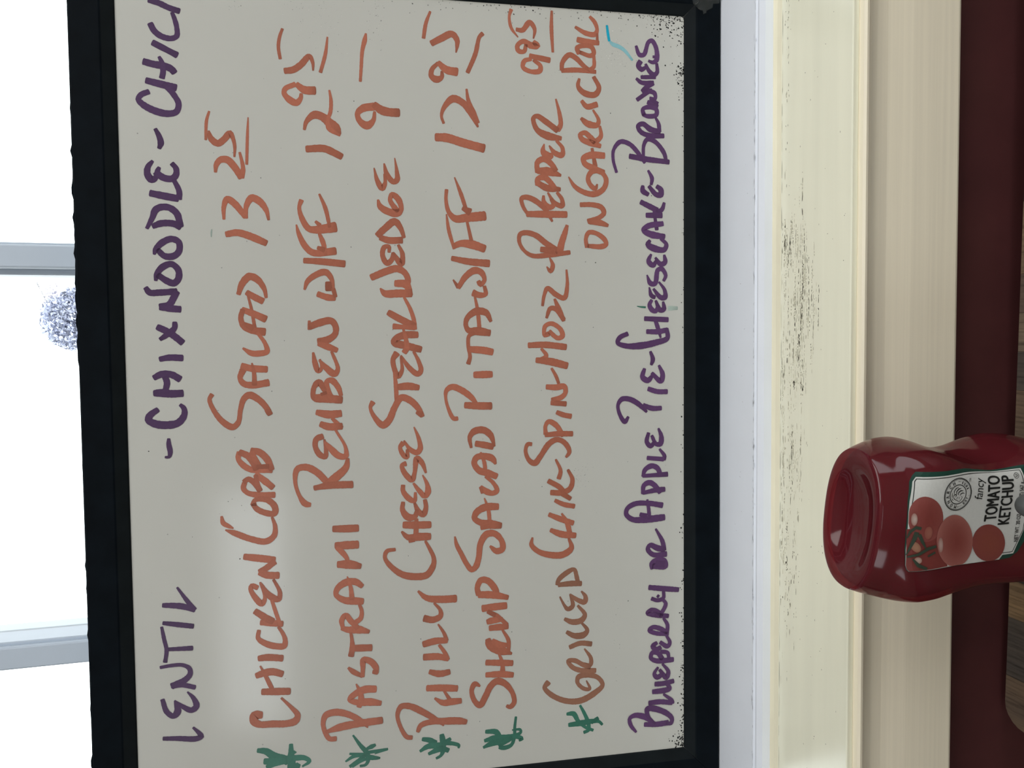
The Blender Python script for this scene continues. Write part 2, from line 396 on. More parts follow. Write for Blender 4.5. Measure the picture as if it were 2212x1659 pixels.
# ------------------------------------------------------------------ the handwriting (board coordinates: 0.1 mm, stroke width 0.01 mm)
INK = {
'soup': '''2714,4133,371 2700,4073,409 2671,4003,410 2653,3938,411
2559,4127,409 2512,4103,410 2478,4058,411 2467,3994,374 2486,3959,360 2540,3957,337 2599,3970,314 2641,3985,261
2433,4115,410 2357,3961,450
2303,4177,462 2288,4113,486 2279,4042,487 2261,3999,466 2238,3980,436
2340,4076,224 2302,4059,337 2243,4053,375 2198,4062,375
2177,4163,449 2156,4067,488 2137,3974,512
2103,4148,359 2079,4199,389 2048,4216,374 2012,4185,449 1974,4108,488 1960,4029,467 1976,3975,415 2030,3959,392 2081,3983,392 2125,4017,391 2157,4052,390
1854,4114,263 1806,4091,362 1761,4081,415 1723,4093,264
1637,4137,211 1596,4168,377 1547,4173,453 1510,4146,491 1534,4116,340 1557,4126,227
1595,4095,227 1564,4108,378 1529,4077,470 1520,4019,455 1545,3990,418 1590,3987,379 1624,4013,341
1514,4005,304 1447,3974,380 1416,3970,381 1386,3977,457
1386,3980,457 1401,4066,501 1419,4159,454
1179,4187,243 1254,4149,379 1303,4130,455 1324,4097,456 1323,4039,456 1283,3990,457 1227,3975,443 1196,3970,443
1194,4149,365 1215,4093,456 1214,4013,458 1192,3969,474
1003,4145,190 1033,4135,366 1080,4096,442 1110,4030,443 1089,3984,428 1028,3983,429 993,4019,459 992,4077,443 1034,4121,366
824,4140,229 870,4130,382 916,4094,443 938,4035,429 897,3991,430 836,3993,445 807,4024,460 822,4067,460 862,4124,397
775,4206,343 742,4181,420 742,4120,444 750,4007,446
748,4004,423 706,4027,461 659,4057,461 643,4116,475
643,4116,460 633,4051,477 627,3985,478
506,4138,422 475,4077,477 440,4027,478 396,3977,479
538,4024,308 498,4027,385 452,4077,385 420,4123,269
283,4129,347 294,4067,448 290,3980,449
155,4170,386 179,4121,479 176,4056,480 143,4000,481
160,4098,386 121,4086,426 67,4097,387
49,4172,425 50,4125,580 43,4059,527 45,3986,528
-64,4150,348 -101,4200,464 -132,4215,464 -162,4174,542 -174,4094,559 -160,4021,506 -107,3979,429 -60,3980,350 -34,4004,233
-269,4085,218 -306,4086,327 -365,4078,343 -396,4087,234 -397,4112,171
-1317,4058,158 -1399,4006,278 -1483,3949,398
-1484,3946,358 -1454,4026,437 -1443,4092,396 -1437,4156,332
-1563,4158,277 -1576,4088,357 -1600,3959,367
-1752,4132,254 -1754,4064,303 -1756,3968,352
-1590,4168,198 -1679,4154,270 -1759,4140,270 -1842,4152,286
-1877,4185,223 -1869,4111,255 -1872,4037,272 -1899,3993,320 -1940,3988,360 -1981,4025,440 -2017,4111,479
-2013,4111,439 -2015,4041,352 -2039,3958,353
-2067,4009,120 -2118,3969,321 -2176,3952,443 -2201,3986,402 -2168,4045,321 -2123,4097,144
-2131,4092,200 -2201,4078,481 -2232,4106,401 -2198,4150,360 -2107,4177,303
-2327,3978,177 -2372,3938,307 -2397,3925,364 -2410,3961,404 -2396,4081,354 -2387,4179,288''',
'cobb': '''1957,3504,92 1844,3511,200 1634,3521,200
1988,3761,152 1924,3780,213 1793,3788,190
1855,3767,137 1804,3754,419 1771,3710,458 1799,3669,443 1843,3627,421 1813,3610,291 1756,3598,230 1683,3602,138
1574,3730,214 1625,3723,344 1659,3695,459 1661,3650,498 1618,3607,499 1542,3558,462
1542,3558,385 1604,3546,308 1715,3566,169
1251,3682,193 1340,3680,323 1390,3657,446 1365,3613,478 1270,3537,387
1262,3535,271 1343,3531,348 1402,3493,503 1380,3441,504 1319,3397,350 1252,3382,171
1147,3670,425 1160,3595,480 1138,3514,528 1090,3402,468
731,3598,296 807,3570,452 856,3520,530 835,3468,484 769,3423,329 708,3411,220
745,3542,390 714,3494,469 683,3434,470
726,3535,156 624,3512,219 495,3493,251
624,3575,390 597,3504,485 557,3418,511
624,3571,351 566,3586,352 507,3566,430 481,3522,470 467,3427,590
527,3566,235 495,3506,470
463,3477,236 384,3425,299 329,3415,394 316,3465,433 318,3518,409 354,3577,157
229,3588,471 212,3528,488 203,3418,474
198,3581,471 144,3601,354 104,3576,433 93,3523,473 109,3409,514
248,3518,118 181,3506,276 95,3504,355
33,3791,313 -1,3809,297 -80,3782,329 -160,3725,432 -200,3658,457 -167,3620,355 -77,3603,331 -2,3578,434 23,3540,505 -9,3480,459 -61,3432,412 -117,3402,397
-85,3432,238 -101,3410,476
-381,3617,396 -424,3627,356 -477,3589,436 -507,3537,437 -510,3484,438 -516,3400,399
-378,3617,412 -411,3557,476 -467,3522,437 -508,3507,398
-368,3538,397 -385,3481,493 -439,3429,494 -512,3400,399
-380,3534,357 -428,3516,397 -477,3487,382
-488,3499,318 -486,3422,359
-600,3588,358 -636,3597,358 -669,3571,358 -688,3503,439 -693,3385,441
-592,3592,358 -573,3561,382 -603,3520,398 -660,3483,399
-541,3511,398 -586,3455,495 -640,3395,440
-548,3511,319 -612,3500,335 -656,3483,335
-758,3531,439 -727,3523,319 -718,3481,384 -731,3428,440 -777,3386,441 -825,3387,442 -823,3437,441 -791,3505,400 -754,3535,319
-830,3749,175 -878,3739,334 -901,3705,302 -919,3672,120
-928,3725,119 -951,3669,399 -1001,3556,440 -1024,3450,450 -986,3395,402 -922,3386,322 -852,3406,177
-1126,3603,441 -1144,3498,523 -1162,3395,500
-1174,3395,444 -1212,3446,443 -1245,3497,483
-1245,3501,443 -1268,3447,524 -1275,3370,501
-1356,3517,363 -1338,3555,362 -1361,3564,322 -1424,3535,403 -1471,3490,444 -1436,3468,283 -1317,3498,145
-1326,3495,202 -1393,3458,420 -1435,3413,470 -1447,3374,405 -1399,3364,308 -1303,3406,202
-1608,3501,389 -1617,3432,487 -1629,3351,447
-1523,3538,444 -1579,3462,502 -1606,3416,487
-1452,3421,243 -1576,3385,284 -1643,3363,244
-1664,3514,283 -1720,3521,324 -1765,3466,447 -1789,3397,472 -1790,3344,449 -1751,3334,343 -1701,3349,277 -1650,3379,228
-1868,3522,406 -1865,3461,504 -1880,3356,490
-1993,3541,407 -1976,3479,529 -1973,3424,530 -1996,3359,491
-1924,3511,122 -2009,3472,285 -2094,3435,327
-2113,3503,449 -2118,3428,523 -2126,3311,509
-2282,3509,531 -2281,3555,653 -2324,3562,588 -2349,3526,491 -2355,3433,509 -2362,3340,510 -2348,3277,536 -2308,3259,412 -2251,3298,296 -2170,3371,164''',
'pastrami': '''2578,3260,191 2522,3280,230 2452,3290,245 2370,3279,215
2289,3251,423 2300,3194,462 2338,3140,448 2399,3081,371 2358,3059,248 2302,3057,124
2540,2954,116 2424,2970,248 2292,3007,248
2201,3181,348 2166,3250,347 2135,3258,347 2091,3221,479 2073,3176,464 2106,3146,310 2137,3142,232
2201,3173,386 2165,3120,557 2163,3048,605
1888,3126,194 1945,3110,311 1994,3055,545 1984,3002,585 1947,2956,625 1906,2910,704 1864,2884,314
2171,2948,140 2100,2938,249 2022,2943,273 1959,2963,273 1904,2953,391 1856,2880,157
1754,3114,483 1761,2991,532 1737,2929,510 1708,2871,487
1395,3156,352 1344,3172,274 1266,3154,376 1197,3110,456 1189,3064,535 1211,2924,751
1441,3032,157 1340,2991,299 1210,2964,237
1222,3194,118 1163,3180,298 1070,3135,433 1027,3082,473 1041,2927,539
1162,3037,236 1095,3011,355 1008,2994,198
1063,3051,276 1048,3005,395
1248,3062,197 1221,3032,315
971,3147,394 965,3022,475 950,2866,525
766,3148,158 825,3125,355 873,3062,435 890,3000,475 850,2962,357 775,2946,199
818,2982,437 763,2979,516
735,3057,412 711,2988,461 707,2937,414
771,2948,318 715,2933,279
544,3119,198 485,3117,318
501,3120,437 528,3054,517 544,2968,494 504,2937,439 448,2942,416 405,3002,543 395,3060,494
381,3060,319 356,2987,479 332,2929,360
318,3097,159 246,3086,383 186,3064,360 205,3041,240 269,3051,144
263,3055,160 213,3013,416 164,2951,465 196,2927,321 324,2968,208
7,2907,282 68,2928,402 117,2972,441 109,3006,361 37,2993,337 -4,2974,322
42,3020,321 104,3062,480 71,3095,360 -1,3102,360 -25,3084,280
-9,3084,577 -13,3002,626 -25,2904,524
18,3048,240 29,3009,241
-110,3082,401 -128,2996,579 -122,2911,500
-157,2973,242 -190,2942,323 -227,2908,323
-195,3056,442 -216,2998,532 -215,2907,485
-284,3042,443 -302,3086,418 -354,3096,362 -416,3065,419 -433,3026,339 -389,3021,307 -308,3031,161
-324,3029,161 -378,2985,444 -429,2931,470 -434,2884,406 -369,2883,259 -242,2951,178
-776,3138,324 -767,3173,444 -704,3215,282 -598,3241,289 -515,3224,442 -503,3164,499 -540,3091,500 -632,3006,446
-628,3014,527 -586,2958,608 -516,2884,471 -451,2868,244
-656,3109,364 -641,3006,503 -641,2840,538
-959,2981,489 -962,2886,556 -962,2806,541
-1082,2967,490 -1083,2888,590 -1083,2808,575
-1099,2956,327 -1134,2921,409 -1177,2890,328 -1210,2881,246
-1221,2953,508 -1225,2875,657 -1244,2791,412
-1393,2782,372 -1357,2829,494 -1355,2893,534 -1394,2957,452 -1442,2970,370 -1487,2911,478 -1496,2848,578 -1505,2780,496
-1314,2888,99 -1391,2866,288 -1483,2857,371
-1692,2935,330 -1708,2884,480 -1711,2819,597 -1733,2739,291
-1688,2927,289 -1634,2934,371 -1599,2906,412 -1647,2866,413 -1701,2819,373
-1662,2843,372 -1628,2798,348 -1578,2789,281 -1528,2804,231
-1847,2854,498 -1853,2725,533
-1730,2870,199 -1788,2863,282 -1847,2862,415 -1904,2873,415
-1989,2893,207 -2022,2857,374 -2060,2793,292
-2065,2792,292 -2002,2788,333 -1940,2783,458 -1953,2735,459 -2002,2695,459 -2049,2688,251
-2034,2716,292 -2041,2684,376
-2165,2698,519 -2162,2779,568 -2196,2860,458 -2227,2887,375 -2254,2829,459 -2257,2748,586 -2275,2663,378
-2115,2839,100 -2176,2812,350 -2235,2805,434 -2288,2822,376
-2509,2991,375 -2504,3038,375 -2434,3074,332 -2375,3080,349 -2327,3059,465 -2311,2991,515 -2339,2895,467 -2403,2800,377 -2449,2760,101
-2452,3061,249 -2425,2953,567 -2412,2832,552 -2404,2657,538''',
'philly': '''2581,2686,140 2534,2695,328 2462,2713,266 2345,2723,235 2243,2731,204
2071,2638,567 2056,2713,534 2018,2754,393 1968,2742,432 1935,2691,567 1972,2645,355 2035,2634,197
2086,2638,472 2049,2587,616 2036,2532,617 2035,2462,602
1712,2497,80 1613,2483,287 1558,2482,399 1541,2508,399 1595,2555,358 1670,2573,119
1595,2571,199 1531,2568,286 1495,2590,438 1546,2623,334 1636,2645,95
1411,2621,159 1364,2606,414 1329,2551,519 1319,2487,576 1343,2457,360 1415,2474,440 1450,2517,399 1414,2535,319 1358,2503,400 1335,2479,360
1155,2630,439 1205,2577,496 1258,2504,512 1215,2465,401 1143,2438,241
1141,2610,400 1122,2547,497 1125,2454,498
1037,2548,241 1078,2549,305 1071,2583,360 1013,2595,361 957,2564,385 985,2529,362 1034,2520,201
1034,2520,201 990,2493,386 954,2461,443 1023,2452,338 1090,2481,225
854,2678,481 901,2566,514 919,2494,515 890,2438,444 837,2415,420 793,2427,485
813,2508,484 805,2431,582 728,2396,324
776,2616,121 740,2581,499 740,2497,581 742,2393,567
712,2445,202 627,2402,284 538,2375,309 481,2371,309
603,2561,444 554,2475,526 505,2375,488
502,2526,421 497,2460,341 493,2371,407
440,2352,489 439,2437,536 417,2502,487 384,2522,503 363,2446,553 332,2329,490
481,2454,178 408,2437,325 343,2432,407 311,2451,407
318,2382,204 244,2346,294 178,2331,368 153,2354,409 196,2412,367 288,2476,163
307,2504,487 263,2532,365 198,2525,366 140,2498,407 181,2469,285 278,2476,146
166,2524,203 76,2515,310 -34,2511,310
60,2499,457 65,2426,556 53,2349,426
-46,2682,390 -83,2701,260 -156,2672,342 -215,2613,522 -180,2568,506 -87,2526,457 -18,2476,490 -40,2412,508 -103,2352,427 -159,2325,329
-127,2368,246 -145,2332,452
-236,2388,99 -321,2355,296 -396,2345,396 -424,2369,429 -401,2417,346 -334,2463,123
-350,2469,411 -382,2492,295 -441,2467,370 -458,2443,329 -401,2438,247
-503,2451,370 -514,2480,313 -573,2461,395 -624,2408,429 -576,2389,314 -469,2369,454 -503,2333,372 -577,2305,166
-593,2330,99 -662,2298,315 -720,2293,457 -748,2316,415 -709,2356,348 -651,2398,182
-663,2474,330 -704,2475,347 -764,2431,430 -782,2392,315 -720,2385,207
-777,2316,291 -836,2309,349 -885,2330,457 -863,2363,415 -799,2392,207
-787,2476,289 -844,2481,372 -900,2441,530 -898,2392,415 -849,2375,249
-956,2475,514 -962,2377,565 -964,2278,517
-916,2380,291 -1040,2386,399
-1005,2490,166 -1049,2444,432 -1050,2362,599 -1052,2281,517
-1075,2436,332 -1073,2395,250
-1085,2317,183 -1154,2281,284 -1214,2257,318 -1264,2259,402 -1337,2308,519 -1347,2382,535 -1324,2489,483 -1249,2581,373 -1189,2615,298 -1144,2600,314 -1135,2539,249
-1456,2376,167 -1510,2315,436 -1529,2207,556 -1531,2095,575
-1554,2258,185 -1612,2213,287 -1654,2213,422 -1679,2268,505 -1663,2334,521
-1716,2231,127 -1791,2186,271 -1843,2170,322
-1843,2166,424 -1841,2253,507 -1859,2343,489
-1873,2225,237 -1935,2184,305 -1988,2163,340
-1984,2159,382 -1961,2230,508 -1956,2340,523
-2070,2300,381 -2092,2224,509 -2083,2150,425
-2193,2321,466 -2200,2217,527 -2215,2095,495
-2228,2192,187 -2300,2149,307
-2275,2264,170 -2315,2201,443 -2313,2134,529 -2312,2067,428
-2557,2438,340 -2549,2475,339 -2464,2523,287 -2369,2542,321 -2314,2512,439 -2319,2447,474 -2370,2356,492 -2439,2257,383 -2489,2199,128
-2518,2395,272 -2472,2371,391 -2451,2287,460 -2456,2195,529 -2465,2085,548 -2479,2028,386''',
'shrimp': '''2765,2226,174 2678,2259,269 2573,2277,269
2539,2221,436 2578,2151,492 2615,2070,477 2573,2034,398 2534,2034,287 2484,2043,96
2633,1844,320 2607,1869,288 2486,1900,337 2346,1960,305
2402,2174,278 2355,2219,334 2308,2224,398 2285,2188,510 2304,2149,319 2344,2147,223
2406,2174,358 2358,2114,558 2346,2037,624
1973,2139,200 2025,2155,224 2089,2134,336 2153,2068,545 2124,1994,498 2058,1938,499 1957,1888,162
2227,1969,161 2146,1957,289 2059,1921,403 1988,1881,162
1871,2198,577 1870,2120,626 1838,1998,629 1803,1845,633
1586,2065,97 1466,2019,292 1369,1987,276
1496,2125,258 1423,2130,259 1335,2111,340 1287,2062,519 1297,1972,635 1312,1843,686
1365,2008,325 1338,1955,570
1317,2128,113 1205,2113,276 1068,2075,228
1088,2075,407 1107,2024,505 1100,1941,637 1070,1848,574
1264,1976,204 1130,1947,294
998,2093,366 975,1967,491 963,1817,559
841,2085,122 786,2048,311
782,2048,311 864,1994,450 910,1927,508 898,1877,460 841,1852,313 808,1882,370 832,1898,329
746,1938,509 729,1887,428 738,1845,346 795,1853,263
717,1925,181 610,1905,280 486,1894,314
535,1807,248 598,1842,479 610,1913,560 565,1981,411 512,1996,346 470,1975,428 463,1898,628 449,1816,497
449,1932,289 429,1972,280 355,1979,281 272,1967,281 223,1981,347
330,1967,462 321,1866,547 307,1798,515
140,1937,481 141,1869,548 142,1805,499
-181,2065,332 -181,2094,331 -104,2134,248 -21,2152,231 28,2145,346 54,2103,462 30,2037,480 -25,1963,432 -86,1913,208
-84,2009,456 -91,1913,549 -94,1812,551
-402,1966,209 -324,1976,350 -280,1941,500 -273,1873,518 -313,1819,461 -397,1790,168
-372,1932,434 -387,1858,502 -401,1803,461
-440,1896,167 -520,1868,302 -605,1860,269
-530,1783,210 -489,1808,504 -469,1867,486 -476,1926,460 -518,1945,435 -573,1910,503 -597,1843,538 -625,1776,463
-622,1860,252 -674,1802,303 -730,1775,380 -750,1807,405 -731,1862,463 -700,1899,336
-700,1899,252 -747,1887,210
-785,1871,101 -875,1842,287 -1011,1831,304
-853,1768,507 -853,1863,573 -888,1931,488 -933,1947,438 -969,1898,489 -984,1830,676 -998,1747,466
-1009,1899,321 -998,1831,338
-1150,1832,186 -1190,1782,467 -1177,1739,468 -1117,1742,408 -1057,1797,491 -1058,1857,524 -1125,1904,473 -1234,1920,440 -1301,1944,457 -1320,1974,406 -1275,2011,371 -1193,2052,354 -1124,2085,303 -1064,2097,126
-1513,1921,442 -1462,1933,407 -1404,1903,475 -1412,1852,493 -1479,1797,477 -1519,1781,341
-1513,1921,527 -1523,1811,563 -1550,1700,385
-1621,1895,528 -1614,1795,564 -1611,1713,514
-1646,1855,341 -1685,1787,385
-1726,1860,427 -1717,1813,513 -1714,1744,343
-1676,1787,257 -1759,1710,343
-1775,1843,427 -1772,1771,497 -1773,1702,395
-1795,1745,172 -1880,1699,310 -1958,1699,275
-1859,1857,428 -1903,1841,642 -1948,1764,730 -1984,1674,190
-1875,1823,428 -1910,1763,515 -1914,1712,344
-2036,1872,429 -2047,1765,482 -2057,1670,466
-1978,1773,189 -2048,1748,293 -2135,1747,448
-2131,1873,412 -2135,1766,500 -2149,1667,432
-2214,1921,154 -2192,1959,411 -2238,1985,360 -2322,1965,378 -2360,1923,482 -2294,1879,482 -2221,1840,482 -2187,1792,534 -2209,1732,483 -2288,1672,364 -2363,1660,381 -2395,1691,364 -2384,1718,242''',
'grilled': '''2819,1631,281 2766,1646,209 2686,1632,242 2622,1582,97
2677,1594,307 2675,1548,364 2735,1493,388 2689,1456,292 2620,1465,122
2596,1465,324 2569,1435,447 2570,1490,503 2595,1541,388 2560,1587,340 2524,1579,372 2522,1537,324 2572,1522,259
2469,1483,284 2454,1534,341 2408,1547,341 2379,1492,341 2387,1420,391 2424,1415,342 2462,1466,244
2492,1495,357 2468,1343,449
2829,1325,179 2705,1328,293 2529,1319,196
2186,1298,148 2071,1269,313 1997,1263,371 1959,1287,428
1898,1259,330 1915,1368,592 1957,1445,410 2038,1471,343 2055,1444,368 2017,1376,451 1955,1287,428
1881,1296,231 1825,1249,314 1775,1254,413 1789,1309,396 1841,1352,123
1852,1390,99 1799,1399,411 1763,1361,659 1772,1327,330
1653,1443,453 1649,1353,644 1624,1263,207
1641,1443,370 1715,1443,395 1741,1395,453 1710,1340,429 1658,1302,413
1564,1444,429 1528,1371,512 1520,1270,332
1547,1444,371 1592,1441,395 1606,1392,454 1566,1341,413 1530,1311,373
1497,1294,249 1444,1256,316 1399,1256,399 1418,1312,348 1493,1365,149
1470,1398,207 1424,1396,347 1386,1355,431 1401,1321,348 1446,1342,232
1323,1514,264 1388,1556,280 1445,1566,345 1456,1534,395 1439,1475,429 1375,1390,381 1281,1332,183
1332,1527,429 1333,1416,513 1335,1222,500
1052,1198,335 1031,1358,400 1024,1487,332 1066,1555,265 1132,1588,297 1181,1579,347 1194,1536,397 1175,1460,431 1118,1383,449 1061,1293,500
1254,1218,250 1195,1236,417 1120,1262,500 1053,1276,501
1072,1422,415 1061,1315,500
1010,1354,125 952,1331,334 910,1350,334 943,1378,100
921,1225,151 802,1220,285 710,1244,386 735,1309,402 781,1373,368 730,1399,267 651,1413,217
701,1319,209 617,1283,403 538,1249,295
546,1249,353 626,1309,403 630,1353,352 559,1383,209
441,1367,378 429,1397,319 496,1395,335 517,1345,353 475,1276,354 424,1260,388 407,1294,354 458,1363,336
355,1523,418 358,1398,487 339,1233,490
329,1424,235 274,1386,320 241,1442,336
243,1464,420 231,1356,573 197,1225,525
180,1347,186 121,1313,270 65,1292,237
40,1387,405 35,1314,474 40,1248,424 -7,1240,356 -40,1271,407 -62,1345,381
-81,1351,381 -92,1236,391
-154,1308,339 -176,1254,391 -188,1197,409
-317,1395,382 -257,1398,288 -223,1372,373 -251,1316,408 -334,1260,358
-324,1399,356 -318,1299,425 -321,1187,410
-391,1506,305 -389,1535,304 -439,1553,288 -512,1526,356 -535,1483,467 -485,1439,408 -390,1369,442 -362,1308,409 -390,1247,392 -459,1212,342 -499,1239,188
-513,1319,171 -602,1282,308 -661,1297,359
-765,1359,410 -769,1276,446 -742,1210,412 -674,1189,343 -596,1224,223
-675,1378,384 -725,1293,411 -761,1258,343
-778,1267,429 -819,1206,361
-827,1327,300 -860,1259,378 -879,1175,362
-932,1375,343 -975,1277,430 -1008,1185,414
-930,1275,155 -1007,1233,379 -1086,1212,380
-1052,1364,326 -1089,1278,517 -1104,1168,449
-1103,1505,154 -1156,1514,342 -1210,1463,412 -1242,1376,482 -1247,1270,518 -1199,1201,415 -1124,1221,190''',
'grilled_word': '''-2231,1389,480 -2268,1419,366 -2324,1377,402 -2387,1262,439 -2399,1137,493 -2348,1020,495 -2292,957,354 -2231,992,371 -2202,1073,423 -2211,1149,422 -2252,1159,316 -2305,1110,317 -2313,1060,265 -2245,1087,106
-1993,1101,132 -2072,1050,317 -2124,1055,334 -2112,1113,281
-2172,1012,397 -2162,1127,404 -2130,1198,368 -2079,1232,332 -2079,1180,368 -2120,1109,369 -2142,1055,370
-1972,1219,367 -1947,1134,403 -1960,1045,421
-1851,1242,305 -1885,1179,454 -1883,1107,508 -1850,1078,350 -1784,1126,175
-1748,1258,261 -1776,1196,453 -1768,1124,454 -1727,1096,349 -1651,1152,218
-1573,1294,130 -1645,1257,243 -1673,1231,348 -1650,1193,365 -1557,1214,130
-1561,1214,191 -1609,1150,366 -1626,1097,419 -1587,1090,349 -1541,1123,139
-1478,1313,329 -1443,1304,363 -1394,1246,415 -1368,1180,312 -1426,1160,347 -1483,1148,365
-1479,1304,363 -1476,1194,451 -1481,1123,400''',
'garlic': '''2806,1032,246 2767,994,328 2711,976,296 2679,994,395 2683,1063,377 2723,1145,229
2686,975,181 2612,975,263
2632,1129,426 2620,1055,460 2617,964,371
2532,1116,410 2570,1133,344 2590,1081,345 2585,1021,378 2537,1002,346 2519,1030,346 2539,1108,287
2398,1251,344 2408,1134,378 2402,988,297
2400,1251,311 2457,1246,344 2516,1194,393 2496,1142,394 2442,1082,345 2410,1030,264
2415,1039,247 2438,1004,313 2520,1002,231
2345,1116,206 2291,1126,329 2244,1083,454 2233,996,455 2283,963,372 2364,1004,314
2182,1099,289 2142,1058,413 2162,979,431
2119,1010,166 2043,967,299 2009,980,399 2014,1050,514 2053,1104,248
2001,958,216 1927,950,333 1879,994,416
1852,953,350 1874,1033,482 1896,1094,414 1929,1113,348 1947,1076,381 1915,1033,432 1879,998,432
1833,1020,233 1700,995,350
1782,924,484 1783,1025,533 1756,1086,432 1719,1078,432 1687,1017,500 1654,929,460
1615,1204,100 1546,1157,333 1502,1079,400 1493,1000,452 1535,930,402 1603,910,377 1656,947,351 1662,1017,400 1615,1052,350 1566,1039,375 1533,996,334 1567,980,125
1410,1113,350 1412,1018,385 1393,948,403 1352,929,386 1317,966,353 1286,1054,419
1282,1045,335 1279,966,470 1258,897,269
1093,1064,336 1156,1072,302 1202,1050,352 1199,993,353 1150,923,388 1116,912,354 1099,949,404 1102,1055,319''',
'five': '''2750,899,181 2692,891,214 2636,881,198''',
'five_faded': '''2633,876,165 2615,855,297 2598,802,298 2571,758,265 2504,698,166''',
'dessert': '''2612,669,233 2549,643,350 2551,607,350 2645,571,317 2659,544,350 2607,509,351 2515,507,385 2497,536,301 2507,570,209
2547,527,209 2531,527,209
2490,504,234 2423,502,335 2405,527,385 2428,563,351 2481,594,217
2500,634,417 2465,652,383 2440,625,400 2456,594,250
2381,630,292 2389,516,352
2369,668,234 2341,625,351 2345,531,318
2340,531,318 2306,590,368 2275,621,335
2279,621,301 2285,545,335
2210,663,318 2276,572,352
2281,572,352 2267,523,352 2225,518,285 2223,559,352
2197,577,369 2168,496,303
2220,550,285 2189,496,286
2100,608,352 2141,617,302 2160,572,352 2146,509,353 2104,509,353 2091,572,353 2101,617,252
1948,448,355 1946,564,404 1973,635,369 2014,655,352 2032,617,369 1993,555,454 1977,478,388
1979,484,337 2037,490,303 2087,517,168
1660,828,235 1755,854,251 1831,849,268 1891,796,351 1877,725,352 1820,662,353 1738,602,236
1785,723,403 1768,600,438 1751,406,373
1759,613,253 1873,609,286 1916,582,354 1901,519,354 1819,447,355 1756,429,288
1682,575,186 1622,544,322 1575,551,237
1564,506,339 1540,474,425 1501,472,442 1501,510,407 1563,569,288
1565,618,254 1527,618,423 1499,574,339
1442,635,389 1402,547,441 1382,502,425
1440,445,238 1387,465,358 1369,502,340
1342,590,407 1344,465,443
1377,529,238 1233,506,307
1281,456,392 1261,574,442 1229,615,357 1198,556,528 1181,443,410
1165,475,239 1123,429,342 1082,447,411 1094,538,529 1121,579,409 1151,561,238
1041,446,205 986,439,394 970,475,411 1019,518,205
1045,552,188 993,573,393 961,538,410 994,511,256
886,586,120 822,557,411 822,521,394 925,498,360 934,466,360 883,434,309 842,452,240
833,489,172 771,443,292 715,441,413 715,475,395 780,534,206
792,568,120 728,550,343 715,521,300
681,455,206 625,450,396 618,480,413 690,516,206
694,548,257 659,566,343 621,548,395 608,516,344 642,503,241
552,605,378 543,416,397
543,521,292 479,498,345 405,476,173
452,589,361 451,494,414 465,421,380
437,743,359 408,806,359 369,824,359 343,757,411 344,639,533 368,512,483 401,421,398 474,428,345
298,560,216 238,540,363 195,554,216
190,490,216 116,460,399 69,476,434 131,549,277
166,608,259 102,624,414 75,581,450 105,549,311
10,578,381 -13,504,399 -15,423,383
-203,740,216 -241,769,363 -179,811,293 -110,823,293 -66,792,379 -67,731,414 -105,659,415 -169,591,217
-119,618,398 -143,540,399 -142,472,348
-300,495,174 -362,472,367 -419,479,437 -422,514,349 -355,550,261
-333,576,278 -402,591,366 -436,559,383 -404,527,262
-462,486,192 -520,445,333 -542,454,403
-542,454,368 -528,587,331
-671,624,244 -619,605,366 -591,550,419 -610,505,403 -668,477,351
-667,624,279 -661,422,404
-806,624,306 -741,615,367 -721,569,420 -749,523,421 -804,482,351
-800,624,306 -782,514,403 -779,445,404
-904,464,440 -883,579,403 -882,688,402 -918,752,366 -962,759,367 -1004,707,420 -1009,597,544 -999,448,511
-854,588,193 -927,577,298 -1006,571,281
-967,647,315 -983,597,439
-1088,519,176 -1188,464,353 -1259,450,389
-1291,432,460 -1289,543,388 -1243,584,370 -1213,565,370 -1239,506,477 -1255,446,407
-1403,552,247 -1363,554,371 -1339,515,477 -1345,450,478 -1387,441,443 -1381,543,424
-1363,515,531 -1372,450,532
-1547,575,398 -1563,469,444 -1581,331,392
-1582,455,267 -1639,458,320 -1654,506,338 -1637,554,319
-1617,506,266 -1626,495,266
-1648,465,249 -1685,437,321 -1776,483,321
-1785,416,357 -1771,516,409 -1750,588,337 -1726,557,337 -1743,506,374 -1781,469,356
-1800,456,223 -1856,423,321 -1918,428,322
-1928,416,322 -1916,516,357 -1889,573,338 -1866,544,374 -1883,479,375 -1920,423,322
-1940,432,223 -2000,403,322 -2027,423,376 -1990,484,321
-1992,511,312 -2016,546,375 -2045,516,411 -2030,479,357
-2137,375,413 -2136,516,411 -2108,561,339 -2069,549,375 -2073,507,393 -2125,465,376
-2066,479,340 -2079,423,322 -2130,412,269
-2165,465,197 -2232,416,341 -2276,433,413 -2210,489,269
-2189,502,197 -2240,533,322 -2269,507,412 -2248,470,359
-2322,526,394 -2323,461,413 -2310,372,378
-2382,546,394 -2378,442,468 -2368,405,360 -2321,433,323
-2409,456,198 -2469,386,343 -2487,386,379
-2485,386,379 -2468,480,414 -2469,577,395
-2692,684,197 -2634,728,322 -2579,737,304 -2557,693,394 -2584,601,467 -2644,531,252
-2638,615,359 -2646,517,432 -2642,419,452
-2640,526,180 -2572,587,323 -2515,591,430 -2518,536,485 -2564,433,433 -2614,386,361 -2649,396,343 -2645,433,271''',
'star_cobb': '''-2540,3544,338 -2552,3486,493 -2596,3429,617 -2637,3336,682
-2625,3499,431 -2633,3429,556 -2630,3341,558
-2670,3483,339 -2652,3424,371 -2641,3353,372
-2518,3310,279 -2583,3311,372 -2646,3309,558 -2708,3308,683
-2518,3310,279 -2571,3311,384 -2620,3312,558 -2695,3307,559
-2569,3293,124 -2586,3282,248
-2622,3294,434 -2629,3217,386 -2659,3183,274 -2691,3234,149
-2680,3278,497 -2689,3254,373''',
